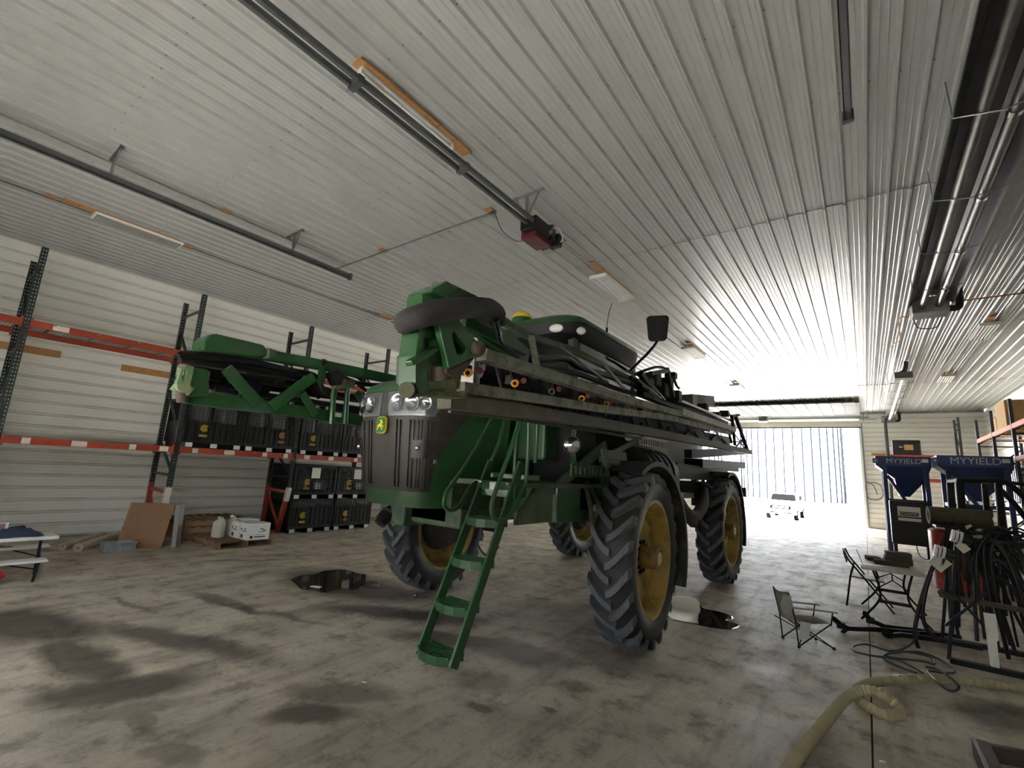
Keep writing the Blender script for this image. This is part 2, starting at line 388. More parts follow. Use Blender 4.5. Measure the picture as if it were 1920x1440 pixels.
# screw heads along the girts
sb = MB()
for y in [0.9, 2.1, 3.5, 4.75, 5.9, 6.87, 8.2, 9.4, 10.6, 11.8, 13.66]:
    for i in range(70):
        x = X0 + i * PITCH_R + .028
        sb.box((x, y + (i % 3) * .012, ZC - .004), (.010, .010, .006))
sc_ = sb.build('screw_heads', DSTEEL, ce); sc_['kind'] = 'stuff'
# --- walls
def wall_sheets(parent, a, b, z0, z1, along, pos, facing):
    """ribs horizontal; along = 'y' or 'x' ; facing = +1/-1 into the room"""
    n = math.ceil((z1 - z0) / SHEET); L_ = b - a; nn = max(1, round(L_ / 6.8)); ln = L_ / nn
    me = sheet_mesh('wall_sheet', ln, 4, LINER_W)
    for r in range(n):
        np_ = 4
        top = z0 + (r + 1) * SHEET
        m2 = me
        if top > z1 + .01:
            np_ = int((z1 - z0 - r * SHEET) / PITCH_R + .3)
            if np_ < 1: continue
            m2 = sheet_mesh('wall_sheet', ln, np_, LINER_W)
        for c in range(nn):
            o = inst('wall_sheet', m2, parent=parent)
            y = a + c * ln
            if along == 'y':    # sheet x -> z, sheet y -> y, sheet -z -> facing x
                M = Matrix(((0, 0, -facing, pos), (0, 1, 0, y), (1, 0, 0, z0 + r * SHEET), (0, 0, 0, 1)))
            else:               # sheet y -> x, sheet -z -> facing y
                M = Matrix(((0, 1, 0, y), (0, 0, -facing, pos), (1, 0, 0, z0 + r * SHEET), (0, 0, 0, 1)))
            o.matrix_local = M
def wall(name, a, b):
    o = MB().bb(a, b).build(name, LINER, off=(0, 0, 0)); tag(o, kind='structure'); return o
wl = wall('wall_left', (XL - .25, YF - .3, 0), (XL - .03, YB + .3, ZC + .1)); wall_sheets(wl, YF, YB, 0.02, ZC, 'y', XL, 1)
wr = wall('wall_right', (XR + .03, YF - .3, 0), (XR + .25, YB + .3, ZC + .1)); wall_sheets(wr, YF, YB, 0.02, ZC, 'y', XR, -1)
CLEAR = mat('clear_fill_pane', (235, 240, 240), 0.05, var=0.01, alpha=0.12)
w1 = MB().bb((DXR + .12, YB + .03, 0), (XR, YB + .25, ZC + .1)).bb((XL, YB + .03, 0), (DXL - .12, YB + .25, ZC + .1)).bb((DXL - .12, YB + .03, DH), (DXR + .12, YB + .25, ZC + .1))
wb = w1.build('wall_back', LINER, off=(0, 0, 0)); tag(wb, kind='structure')
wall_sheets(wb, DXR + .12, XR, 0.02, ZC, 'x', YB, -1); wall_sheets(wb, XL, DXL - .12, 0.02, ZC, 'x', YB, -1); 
# front wall behind the camera with its own overhead doorway, door closed
FDL, FDR, FDH = -7.9, 0.35, 4.9
GLZ0, GLZ1 = 2, 2
GLZP = (0, 1, 2, 3, 4, 5, 6, 7)
wf = MB().bb((FDR, YF - .25, 0), (XR, YF - .03, ZC + .1)).bb((XL, YF - .25, 0), (FDL, YF - .03, ZC + .1)).bb((FDL, YF - .25, FDH), (FDR, YF - .03, ZC + .1)).build('wall_front', LINER, off=(0, 0, 0)); tag(wf, kind='structure')
fdo = bpy.data.objects.new('door_1', None); COL.objects.link(fdo); tag(fdo, kind='structure'); WOFF['door_1'] = Vector((0, 0, 0))
for k in range(8):      # closed sectional door, one unseen section glazed, added as front fill light
    za, zb = k * .615 + .02, (k + 1) * .615 + .01
    if k < GLZ0 or k > GLZ1:
        MB().bb((FDL - .1, YF - .02, za), (FDR + .1, YF + .04, zb)).build('door_section', WHITE_W, fdo); continue
    b = MB(); b.bb((FDL - .1, YF - .02, za), (FDR + .1, YF + .04, za + .05)); b.bb((FDL - .1, YF - .02, zb - .05), (FDR + .1, YF + .04, zb))
    for i in range(9):
        x = FDL - .05 + i * (FDR - FDL + .1) / 8; b.bb((x - .05, YF - .02, za + .05), (x + .05, YF + .04, zb - .05))
    sec = b.build('door_section', WHITE_W, fdo)
    for i in range(8):
        x = FDL + i * (FDR - FDL + .1) / 8
        if i not in GLZP: MB().bb((x, YF - .01, za + .05), (x + (FDR - FDL + .1) / 8 - .1, YF + .02, zb - .05)).build('solid_panel', WHITE_W, sec); continue
        MB().bb((x, YF + .005, za + .05), (x + (FDR - FDL + .1) / 8 - .1, YF + .01, zb - .05)).build('pane', CLEAR, sec)
# --- rear doorway: frame, raised sectional door with its lowest section in view
tr = MB()
for x in (DXL - .06, DXR + .06): tr.bb((x - .07, YB - .06, 0), (x + .07, YB + .27, DH))
tr.bb((DXL - .13, YB - .02, DH), (DXR + .13, YB + .27, DH + .14))
tag(tr.build('trim_1', WHITE_W, off=(0, 0, 0), bevel=.006), kind='structure')
d2 = bpy.data.objects.new('door_2', None); COL.objects.link(d2); tag(d2, kind='structure'); WOFF['door_2'] = Vector((0, 0, 0))
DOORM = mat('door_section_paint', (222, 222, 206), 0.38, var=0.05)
b = MB().bb((DXL - .1, YB - .16, 4.72), (DXR + .1, YB - .11, 5.02))
for t in (.25, .5, .75): b.bb((DXL - .1, YB - .172, 4.72 + .3 * t - .02), (DXR + .1, YB - .16, 4.72 + .3 * t + .02))
b.build('door_section', DOORM, d2)
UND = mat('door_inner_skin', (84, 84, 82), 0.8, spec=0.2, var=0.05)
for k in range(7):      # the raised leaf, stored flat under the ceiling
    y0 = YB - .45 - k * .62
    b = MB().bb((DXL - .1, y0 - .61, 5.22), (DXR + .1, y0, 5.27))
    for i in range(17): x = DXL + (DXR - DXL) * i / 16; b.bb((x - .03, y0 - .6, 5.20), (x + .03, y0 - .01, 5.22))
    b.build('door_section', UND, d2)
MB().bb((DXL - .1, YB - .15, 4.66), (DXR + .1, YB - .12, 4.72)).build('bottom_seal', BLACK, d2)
sh = MB().cyl((DXL - .2, YB - .3, 5.14), (DXR + .45, YB - .3, 5.14), .045, 12); sh.build('torsion_shaft', STEEL, d2, smooth=40)
for x in (DXL - .05, DXR + .12):
    MB().bb((x - .03, YB - .13, 0), (x + .03, YB - .08, 4.9)).build('vertical_track', STEEL, d2)
    t = MB(); t.bar((x + .1, YB - .3, 5.4), (x + .1, YB - .3, 5.0), .05, .05); t.bar((x + .1, YB - .3, 5.08), (x + .4, YB - .3, 5.38), .04, .03); t.bar((x - .15, YB - .3, 5.38), (x + .65, YB - .3, 5.38), .05, .04); t.bar((x - .1, YB - .3, 5.05), (x + .6, YB - .3, 5.05), .05, .04)
    t.build('track_bracket', STEEL, d2)
op = MB().bb((-4.3, YB - .75, 5.0), (-3.9, YB - .35, 5.28)).bb((-4.5, YB - .9, 5.3), (-3.7, YB - .3, 5.36)).build('door_operator', DSTEEL, d2, bevel=.01)
MB().bb((-4.3, YB - .8, 4.94), (-3.95, YB - .4, 5.0)).build('operator_cover', WHITE_W, op)

# --- outdoors
gm = mat('pale_gravel', (222, 219, 212), 0.85, var=0.2, scale=1.5, bump=0.4, bscale=30)
GZ = -0.78      # the yard lies lower than the floor
g = MB(); yy = [YB + .15, YB + .6, 36, 40, 140]; zz = [-.03, -.05, -.62, GZ, GZ]
g.add([Vector((x, y, z)) for y, z in zip(yy, zz) for x in (-90, 70)] + [Vector((x, y, -1.2)) for y in (yy[0], yy[-1]) for x in (-90, 70)], [(2 * i, 2 * i + 1, 2 * i + 3, 2 * i + 2) for i in range(4)] + [(10, 12, 13, 11)])
g.bb((-90, -40, -0.3), (70, YF - .3, -0.03)); g.bb((XR + .3, YF - .3, -.3), (70, YB + .15, -.03))
g = g.build('ground', gm, off=(0, 0, 0)); tag(g, kind='structure')
# ================================================================== THE SPRAYER
XC = -3.53
SP = thing('crop_sprayer', (XC, 6.5, 0), 'tall green self-propelled crop sprayer with folded booms and yellow wheels', 'sprayer')
def P(mb, name, m, parent=SP, **k): return mb.build(name, m, parent, **k)

# ---------------- wheels (axle along X, outboard = +X)
RW, WT = 0.90, 0.40
def wheel_meshes():
    D = {}
    b = MB(); prof = [(-.165, .575), (-.19, .61), (-.212, .70), (-.21, .77), (-.19, .815), (-.12, .836), (0, .84), (.12, .836), (.19, .815), (.21, .77), (.212, .70), (.19, .61), (.165, .575)]
    b.lathe(prof, (0, 0, 0), (1, 0, 0), 72); D['tyre'] = b.mesh('tyre', smooth=50); D['tyre'].materials.append(RUBBER)
    b = MB(); prof = [(-.17, .612), (-.19, .608), (-.188, .572), (-.15, .56), (-.06, .53), (.02, .525), (.05, .54), (.15, .56), (.188, .572), (.19, .608), (.17, .612), (.16, .585), (.05, .56), (-.16, .585), (-.17, .612)]
    b.lathe(prof, (0, 0, 0), (1, 0, 0), 64)
    b.lathe([(.0, .10), (.005, .2), (.03, .27), (.035, .40), (-.005, .46), (-.01, .535), (-.025, .535), (-.02, .46), (.02, .40), (.012, .27), (-.01, .2), (-.015, .10), (.0, .10)], (0, 0, 0), (1, 0, 0), 64)
    D['wheel'] = b.mesh('wheel', smooth=35); D['wheel'].materials.append(YELLOW)
    b = MB(); b.lathe([(-.02, .0), (-.02, .195), (.03, .195), (.035, .12), (.225, .112), (.235, .10), (.235, .085), (.228, .083), (.228, .0)], (0, 0, 0), (1, 0, 0), 32)
    D['hub'] = b.mesh('hub', smooth=35); D['hub'].materials.append(mat('hub_paint', (150, 120, 62), 0.5, var=0.2, dirt=(96, 74, 50), dirt_amt=0.6, dirt_scale=9))
    b = MB(); b.lathe([(.232, 0), (.244, .03), (.244, .055), (.236, .07), (.236, .0)], (0, 0, 0), (1, 0, 0), 20); D['hub_cap'] = b.mesh('hub_cap', smooth=30); D['hub_cap'].materials.append(mat('hub_cap_paint', (206, 190, 140), 0.4))
    b = MB(); b.cyl((.02, 0, 0), (.065, 0, 0), .02, 6); D['wheel_nut'] = b.mesh('wheel_nut'); D['wheel_nut'].materials.append(BLACK)
    b = MB()
    for sg in (1, -1):
        b = MB(); rings = []
        for x, k, rt, hw in ((-.02, 0.0, .897, .026), (.035, .03, .90, .03), (.09, .085, .90, .032), (.15, .165, .896, .034), (.2, .235, .882, .036), (.214, .255, .83, .036)):
            a = k * 1.05; rb = .83 if x < .19 else .79
            w0 = hw * 1.2 / .9; ring = []
            for aa, r in ((a - w0 * 1.25, rb), (a - w0, rt), (a + w0, rt), (a + w0 * 1.25, rb)):
                # angle measured from the front (-Y) upward
                ring.append(Vector((x * sg, -r * math.cos(aa), r * math.sin(aa))))
            rings.append(ring if sg > 0 else list(reversed(ring)))
        b.loft(rings); me = b.mesh('tread_lug'); me.materials.append(LUG); D['lug%d' % sg] = me
    b = MB(); b.cyl((-.03, 0, 0), (-.16, 0, 0), .36, 28, .30); b.cyl((-.14, 0, 0), (-.30, 0, 0), .24, 24); b.cyl((-.30, 0, 0), (-.36, 0, 0), .15, 20); b.box((-.20, .02, .30), (.16, .46, .5)); b.box((-.27, 0, .22), (.2, .30, .35)); b.bar((-.30, .0, .1), (-.30, 0, .82), .24, .22); b.box((-.26, -.14, .45), (.05, .05, .7)); b.tube(smoothpath([(-.2, -.16, .15), (-.22, -.24, .4), (-.25, -.2, .75)]), .018, 6)
    D['leg'] = b.mesh('wheel_leg', smooth=30); D['leg'].materials.append(mat('dusty_drive_leg', (58, 55, 51), 0.75, var=0.3, dirt=(50, 48, 46), dirt_amt=0.4))
    return D
WM = wheel_meshes(); NL = 22
def wheel(x, y, side, steer=0.0, spin=0.0):
    w = inst('wheel', WM['wheel'], (x - XC, y - 6.5, RW), SP, rot=(0, 0, steer), scale=(side, 1, 1))
    inst('tyre', WM['tyre'], parent=w); inst('hub', WM['hub'], parent=w); inst('hub_cap', WM['hub_cap'], parent=w)
    for k in range(10):
        a = 2 * math.pi * k / 10; inst('wheel_nut', WM['wheel_nut'], (0, .158 * math.cos(a), .158 * math.sin(a)), w)
    for k in range(NL):
        inst('tread_lug', WM['lug1'], parent=w, rot=(spin + 2 * math.pi * k / NL, 0, 0)); inst('tread_lug', WM['lug-1'], parent=w, rot=(spin + 2 * math.pi * (k + .5) / NL, 0, 0))
    inst('wheel_leg', WM['leg'], (x - XC, y - 6.5, RW), SP, scale=(side, 1, 1))
    return w
wheel(-2.03, 5.08, 1, .06); wheel(-5.02, 5.0, -1, .06, .1); wheel(-2.13, 9.2, 1, 0, .05); wheel(-5.05, 9.2, -1, 0, .15)
# axle beams
for y in (5.05, 9.2):
    P(MB().bb((-4.75, y - .1, 1.5), (-2.3, y + .1, 1.72)), 'axle_beam', GREEN_D)
    for s in (-1, 1): P(MB().cyl((XC + s * 1.2, y, 1.36), (XC + s * 1.2, y, 1.5), .09, 12), 'axle_pivot', GREEN_D)
# fenders
def fender(x, y, r, a0, a1, hw, name, m, lip=0.05):
    b = MB(); th = .012
    b.lathe([(-hw, r - lip), (-hw, r), (hw, r), (hw, r - lip), (hw - th, r - lip), (hw - th, r - th), (-hw + th, r - th), (-hw + th, r - lip), (-hw, r - lip)], (x, y, RW), (1, 0, 0), 20, a0, a1, up=(0, 0, 1))
    return P(b, name, m, smooth=40)
FENM = mat('fender_plastic', (44, 42, 42), 0.55, var=0.2, dirt=(112, 104, 92), dirt_amt=0.45, dirt_scale=5)
# lathe angle: 0 = +side vector (d x up) = (1,0,0)x(0,0,1) = -Y ; 90 deg = up
fender(-2.03, 5.1, 1.02, R_(62), R_(205), .23, 'fender', FENM)
fender(-2.13, 9.2, 1.02, R_(70), R_(200), .23, 'fender', FENM)
fender(-5.05, 5.1, 1.02, R_(62), R_(190), .23, 'fender', FENM)
fender(-5.05, 9.2, 1.02, R_(70), R_(190), .23, 'fender', FENM)
for y in (5.1, 9.2):
    b = MB(); b.tube(smoothpath([(-2.4, y - .1, 1.55), (-2.3, y - .35, 1.85), (-2.1, y - .4, 1.88)]), .03, 8); b.tube(smoothpath([(-2.4, y - .1, 1.3), (-2.36, y - .62, 1.65), (-2.26, y - .62, 1.25)]), .026, 8)
    P(b, 'fender_arm', GREEN_D, smooth=40)
# ---------------- chassis
b = MB()
for s in (-.48, .48): b.bb((XC + s - .07, 3.1, 1.36), (XC + s + .07, 11.2, 1.62))
for y in (3.4, 4.3, 6.0, 7.2, 8.4, 10.4): b.bb((XC - .5, y - .06, 1.38), (XC + .5, y + .06, 1.58))
P(b, 'chassis_frame', GREEN_D)
b = MB().bb((XC - .42, 3.2, 1.2), (XC + .42, 4.7, 1.8)).bb((XC - .35, 5.3, 1.3), (XC + .35, 8.6, 1.5)); P(b, 'engine', BLACK_S, bevel=.03)
b = MB().bb((XC - .5, 5.3, 1.45), (XC + .5, 8.6, 2.1)); P(b, 'underbody', BLACK_S)
# ---------------- hood: plan outline by height
PLAN = [(0, 2.70), (.20, 2.706), (.36, 2.735), (.46, 2.79), (.53, 2.90), (.57, 3.06), (.59, 3.3), (.60, 3.6), (.60, 3.86)]
def plan_pt(i, z, off=0.0):
    """i in -8..8 (float), point on the hood surface at height z, off outward"""
    s = 1 if i >= 0 else -1; t = min(abs(i), 7.999); k = int(t); f = t - k
    def at(t):
        t = max(0, min(t, 7.999)); k = int(t); f = t - k
        x = PLAN[k][0] * (1 - f) + PLAN[k + 1][0] * f; y = PLAN[k][1] * (1 - f) + PLAN[k + 1][1] * f
        q = (z - 1.4) / 1.05
        w = .86 + .14 * min(1, max(0, q)); nose = .09 * (1 - q) ** 2 if q < 1 else 0
        if z > 2.45: nose += (z - 2.45) * 1.6; w -= (z - 2.45) * .9
        fr = max(0, 1 - (y - 2.7) / 1.2)
        return Vector((XC + s * x * w, y + nose * fr, z))
    p = at(t); d = at(t + .15) - at(max(0, t - .15)); n = Vector((d.y, -d.x, 0)).normalized() * 1.0
    if s < 0: n = Vector((-d.y, d.x, 0)).normalized()
    if n.dot(Vector((p.x - XC, p.y - 4.5, 0))) < 0: n = -n
    return p + n * off
def patch(mb, i0, i1, z0, z1, off, ni=10, nz=6, th=.012, edge=None):
    """shell patch lying on the hood; edge(z)->(i0,i1) trims the sides"""
    g = []
    for a in range(nz + 1):
        z = z0 + (z1 - z0) * a / nz; e0, e1 = edge(a / nz) if edge else (i0, i1)
        g.append([(e0 + (e1 - e0) * k / ni, z) for k in range(ni + 1)])
    v = [plan_pt(i, z, off) for r in g for i, z in r] + [plan_pt(i, z, off - th) for r in g for i, z in r]
    w = ni + 1; N = w * (nz + 1); f = []
    for a in range(nz):
        for k in range(ni):
            q = a * w + k; f += [(q, q + 1, q + 1 + w, q + w), (N + q, N + q + w, N + q + 1 + w, N + q + 1)]
    for k in range(ni): f += [(k, N + k, N + k + 1, k + 1), (nz * w + k, nz * w + k + 1, N + nz * w + k + 1, N + nz * w + k)]
    for a in range(nz): f += [(a * w, (a + 1) * w, N + (a + 1) * w, N + a * w), (a * w + ni, N + a * w + ni, N + (a + 1) * w + ni, (a + 1) * w + ni)]
    mb.add(v, f); return mb
b = MB(); rings = []
for z in (1.36, 1.40, 1.5, 1.7, 1.95, 2.2, 2.38, 2.45, 2.50, 2.53):
    rings.append([plan_pt(-8 + .5 * k, z) for k in range(33)])
b.loft(rings); hood = P(b, 'hood', GREEN, smooth=45)
gedge = lambda t: (-(3.6 + 3.0 * t ** 1.5), 3.6 + 3.0 * t ** 1.5)
b = patch(MB(), 0, 0, 1.50, 2.40, .016, 40, 12, .02, gedge); grille = P(b, 'grille', GRILLE, hood, smooth=50)
for k, i in enumerate((-3.1, -2.7, -2.3, -1.9, -1.2, -.95, .95, 1.2, 1.9, 2.15, 2.55, 2.8, 3.15, 3.4)):
    zt = 2.13 if abs(i) > .9 else 2.2
    b = MB()
    v = [plan_pt(i - .05, z, .012) for z in (1.53, zt)] + [plan_pt(i + .05, z, .012) for z in (1.53, zt)] + [plan_pt(i - .035, z, .034) for z in (1.54, zt - .01)] + [plan_pt(i + .035, z, .034) for z in (1.54, zt - .01)]
    b.add(v, [(0, 1, 5, 4), (2, 6, 7, 3), (4, 5, 7, 6), (1, 3, 7, 5), (0, 4, 6, 2)])
    P(b, 'grille_rib', GRILLE, hood)
for s in (-1, 1):
    e = lambda t, s=s: tuple(sorted((s * (.32 - .12 * t), s * (3.6 + 1.0 * t))))
    b = patch(MB(), 0, 0, 2.165, 2.385, .022, 14, 4, .012, e); h = P(b, 'headlight', mat('headlight_bowl', (112, 115, 118), 0.28, 0.5, var=0.1, scale=20), SP, smooth=50)
    e2 = lambda t, s=s: tuple(sorted((s * (.42 - .12 * t), s * (3.35 + .9 * t))))
    b = MB()
    for i, r in ((.95, .078), (1.95, .072), (2.9, .06)):
        p = plan_pt(s * i, 2.275, .024); n = (plan_pt(s * i, 2.275, .2) - p).normalized()
        b.lathe([(.002, .008), (.002, .03), (.008, r * .7), (.022, r), (.022, r + .006), (0, r + .006)], p, n, 20); b.ball(p + n * .02, .014, 8, 6)
    P(b, 'reflector', CHROME, h, smooth=40)
    b = patch(MB(), 0, 0, 2.18, 2.37, .052, 14, 4, .004, e2); P(b, 'headlight_lens', LENS, h, smooth=50)
    # recessed marker light
    b = patch(MB(), 0, 0, 1.79, 1.95, .036, 8, 4, .02, lambda t, s=s: tuple(sorted((s * 2.15, s * (3.3 + .6 * t ** .5)))))
    ml = P(b, 'marker_light', BLACK, SP, smooth=50); b = MB(); p = plan_pt(s * 2.7, 1.88, .05); b.ball(p, .024, 10, 8); P(b, 'bulb', CHROME, ml, smooth=60)
# emblem: rounded green shield with yellow rim and leaping deer
ec = plan_pt(.0, 2.075, .04); en = (plan_pt(0, 2.075, .3) - ec).normalized()
def rrect(w, h, r, n=5):
    out = []
    for cx, cy, a0 in ((w / 2 - r, h / 2 - r, 0), (-w / 2 + r, h / 2 - r, 90), (-w / 2 + r, -h / 2 + r, 180), (w / 2 - r, -h / 2 + r, 270)):
        for k in range(n + 1): a = R_(a0 + 90 * k / n); out.append((cx + r * math.cos(a), cy + r * math.sin(a)))
    return out
EU = Vector((1, 0, 0)); EV = Vector((0, 0, 1))
em = P(MB().prism(rrect(.135, .155, .04), .02, ec, EU, EV), 'emblem', YEL_CLEAN, SP)
P(MB().prism(rrect(.126, .146, .037), .02, ec + en * .003, EU, EV), 'emblem_field', mat('emblem_green', (30, 96, 40), 0.35), em)
deer = [(-.044, -.012), (-.03, .004), (-.018, .010), (-.006, .012), (.004, .022), (-.004, .034), (-.012, .046), (-.006, .048), (.004, .036), (.008, .050), (.014, .050), (.012, .034), (.02, .030), (.03, .024), (.03, .018), (.018, .018), (.016, .006), (.026, -.004), (.044, -.012), (.046, -.02), (.026, -.014), (.012, -.010), (.02, -.026), (.034, -.038), (.028, -.042), (.010, -.030), (-.004, -.012), (-.018, -.014), (-.03, -.032), (-.044, -.046), (-.05, -.042), (-.038, -.026), (-.034, -.012), (-.044, -.020)]
P(MB().prism(deer, .02, ec + en * .0065, EU, EV), 'emblem_deer', YEL_CLEAN, em)
b = MB(); p = plan_pt(3.9, 1.77, .012); b.box(p, (.02, .03, .035)); P(b, 'side_decal', mat('grey_decal', (128, 128, 124), 0.5), hood)
# shroud behind the hood, firewall panel with see-through gap between
b = MB().bb((XC - .56, 4.02, 1.5), (XC + .56, 4.75, 2.48)).bb((XC - .62, 4.02, 1.36), (XC + .62, 4.75, 1.5)); P(b, 'engine_cover', GREEN, bevel=.03)
b = MB().bb((XC - .58, 3.2, 1.18), (XC + .58, 3.9, 1.37)); P(b, 'belly_pan', GREEN_D, bevel=.02)
# front fill coupler
q = [onx(px, py, -3.85) for px, py in ((770, 950), (745, 952), (728, 962), (712, 982))]
b = MB(); b.tube(smoothpath(q, 5), .06, 12); b.cyl(q[1] + (q[0] - q[1]) * .2, q[1], .085, 14); b.cyl(q[2], q[2] + (q[3] - q[2]) * .7, .072, 14); b.bar(q[2], q[3] + Vector((.05, -.02, .02)), .02, .04)
P(b, 'fill_coupler', BLACK, smooth=40)
b = MB(); b.lathe([(-.012, .075), (-.012, .088), (.012, .088), (.012, .075)], q[1], q[0] - q[1], 16); P(b, 'hose_clamp', STEEL, smooth=30); b = MB(); b.lathe([(-.01, .07), (-.01, .078), (.01, .078), (.01, .07)], q[2], q[3] - q[2], 16); P(b, 'hose_clamp', STEEL, smooth=30)
b = MB().bb((-3.82, 3.1, 1.14), (-3.6, 3.4, 1.37)); P(b, 'coupler_mount', GREEN_D, bevel=.02)
# ---------------- platform, side cabinets, braces
b = MB().bb((-2.92, 3.05, 1.60), (-2.25, 4.75, 1.64)); P(b, 'platform_deck', GREEN_D)
def slotted(mb, a, b_, h, n, th=.02, hole=.6):
    """a guard strip with square holes: top rail, bottom rail, webs"""
    a, b_ = Vector(a), Vector(b_); up = Vector((0, 0, h))
    mb.bar(a, b_, th, h * .22); mb.bar(a + up * .78, b_ + up * .78, th, h * .22)
    for k in range(n + 1): p = a + (b_ - a) * (k / n); mb.bar(p - up * .1, p + up * .88, th, (b_ - a).length / n * (1 - hole), up=(b_ - a))
    return mb
P(slotted(MB(), (-2.24, 3.95, 1.72), (-2.24, 4.75, 1.72), .13, 9), 'step_guard', GREEN_D)
b = MB().bb((-2.9, 3.75, 1.28), (-2.27, 4.2, 1.62)); P(b, 'battery_box', GREEN, bevel=.015)
b = MB().bb((-2.62, 3.18, 1.66), (-2.25, 3.42, 1.71)); P(b, 'step_tread', GREEN, bevel=.01)
b = MB().prism([(0, 0), (.55, 0), (.55, .34), (.30, .34), (.12, .16), (0, .12)], .03, (-2.3, 3.15, 1.3), (0, 1, 0), (0, 0, 1)); P(b, 'ladder_mount_plate', GREEN_D)
# side panels behind the ladder (tool box, filters)
b = MB().bb((-2.9, 4.25, 1.36), (-2.4, 4.75, 2.25)); P(b, 'side_cabinet', BLACK_S, bevel=.02)
b = MB().bb((-2.95, 4.0, 1.85), (-2.6, 4.3, 2.4)); P(b, 'filter_housing', GREEN, bevel=.03)
# ladder
LX0, LX1 = -2.60, -2.27
lad0, lad1 = Vector((0, 2.50, .42)), Vector((0, 3.16, 1.80)); ld = (lad1 - lad0)
lb = MB().bb((LX0 - .03, 3.05, 1.52), (LX1 + .03, 3.2, 1.62)); ladder = P(lb, 'ladder', GREEN)
for x in (LX0, LX1):
    b = MB().bar(Vector((x, 0, 0)) + lad0, Vector((x, 0, 0)) + lad1, .022, .085, up=(0, 1, .2)); P(b, 'ladder_rail', GREEN, ladder, bevel=.004)
for k, t in enumerate((.03, .235, .445, .655, .86)):
    p = lad0 + ld * t; xm = (LX0 + LX1) / 2; hw = (LX1 - LX0) / 2 - .012; b = MB()
    pts = [(-hw, -.02), (-hw * .6, -.075), (0, -.095), (hw * .6, -.075), (hw, -.02), (hw, .0), (-hw, .0)]
    front = [(-hw, -.04), (-hw * .55, -.09), (0, -.105), (hw * .55, -.09), (hw, -.04)]
    for i in range(4):
        q0, q1 = front[i], front[i + 1]
        b.bar((xm + q0[0], p.y + q0[1], p.z), (xm + q1[0], p.y + q1[1], p.z), .012, .06)
    b.bar((xm - hw, p.y + .09, p.z), (xm + hw, p.y + .09, p.z), .012, .06)
    for yy in (-.055, -.02, .015, .05): b.bar((xm - hw, p.y + yy, p.z + .022), (xm + hw, p.y + yy, p.z + .022), .012, .014)
    b.bar((xm, p.y - .1, p.z + .018), (xm, p.y + .09, p.z + .018), .012, .018)
    P(b, 'ladder_step', GREEN, ladder)
b = MB(); b.tube(smoothpath([(-2.5, 2.9, 1.18), (-2.4, 2.92, 1.08), (-2.3, 2.96, 1.15)]), .008, 6); P(b, 'ladder_cable', BLACK, ladder)
# handrails
def rail(pix, x, r=.016): return [onx(px, py, x) for px, py in pix]
for pix, x in (([(928, 772), (890, 845), (850, 905), (836, 925), (833, 948), (845, 957), (862, 948), (880, 915), (900, 900)], -2.66),
               ([(974, 788), (955, 850), (935, 905), (922, 945), (924, 968), (938, 976), (958, 965), (975, 930), (985, 905)], -2.22),
               ([(947, 778), (935, 830), (914, 880)], -2.68), ([(992, 790), (990, 850), (986, 905)], -2.22), ([(1008, 793), (1006, 840), (1003, 868)], -2.35)):
    b = MB().tube(smoothpath(rail(pix, x), 5), .017, 8); P(b, 'handrail', GREEN, smooth=50)
# diagonal brace, plate, work light
a0, a1 = onx(1038, 918, -2.3), onx(1135, 835, -2.3)
P(MB().bar(a0, a1, .03, .10), 'side_brace', GREEN_D)
P(MB().bar(onx(1125, 862, -2.25), onx(1215, 815, -2.25), .03, .06), 'side_brace', GREEN_D)
q = [onx(px, py, -2.2) for px, py in ((1128, 842), (1172, 848), (1176, 880), (1138, 882), (1130, 862))]
b = MB(); b.add([p + Vector((.012, 0, 0)) for p in q] + [p - Vector((.012, 0, 0)) for p in q], [(0, 1, 2, 3, 4), (9, 8, 7, 6, 5)] + [(i, i + 5, (i + 1) % 5 + 5, (i + 1) % 5) for i in range(5)]); P(b, 'decal_plate', GREEN_D)
lc = onx(1072, 834, -2.2); ldir = Vector((.55, -.8, -.05)).normalized()
b = MB(); b.lathe([(-.08, .03), (-.05, .075), (0, .085), (.015, .08), (.015, .0)], lc, ldir, 20); wl_ = P(b, 'work_light', BLACK, smooth=40)
b = MB(); b.lathe([(.014, .074), (.026, .06), (.034, .0)], lc, ldir, 20); P(b, 'work_light_lens', CHROME, wl_, smooth=50)
b = MB().bar(lc + Vector((-.03, .06, -.02)), onx(1078, 880, -2.3), .05, .03).bar(lc + Vector((-.03, .06, 0)), onx(1078, 795, -2.3), .04, .05); P(b, 'light_bracket', GREEN_D)
# fuel tank with moulded ribs
def tank_prof(o):
    pr = [(-2.98 - o, 1.36 - o), (-2.98 - o, 2.12 + o), (-2.5, 2.12 + o)]
    for k in range(1, 8): a = R_(90 - 90 * k / 7); pr.append((-2.5 + (.33 + o) * math.cos(a), 1.79 + (.33 + o) * math.sin(a)))
    pr += [(-2.17 + o, 1.36 - o)]
    return pr
b = MB(); y0, y1 = 5.75, 7.0
for (ya, yb, o) in [(y0, y1, 0)]: b.prism([(x, z) for x, z in tank_prof(o)], yb - ya, (0, (ya + yb) / 2, 0), (1, 0, 0), (0, 0, 1))
ft = P(b, 'fuel_tank', BLACK, smooth=40)
for y in (5.9, 6.12, 6.34, 6.56, 6.78):
    P(MB().prism(tank_prof(.022), .09, (0, y, 0), (1, 0, 0), (0, 0, 1)), 'tank_rib', BLACK, ft, smooth=40, bevel=.01)
P(slotted(MB(), (-2.2, 5.55, 2.14), (-2.2, 6.5, 2.14), .1, 12), 'step_guard', mat('bare_alloy', (150, 150, 148), 0.5, 0.6))
b = MB().bb((-2.5, 5.75, 2.2), (-2.2, 6.6, 2.34)); P(b, 'rinse_tank', WHITE_P, bevel=.03)
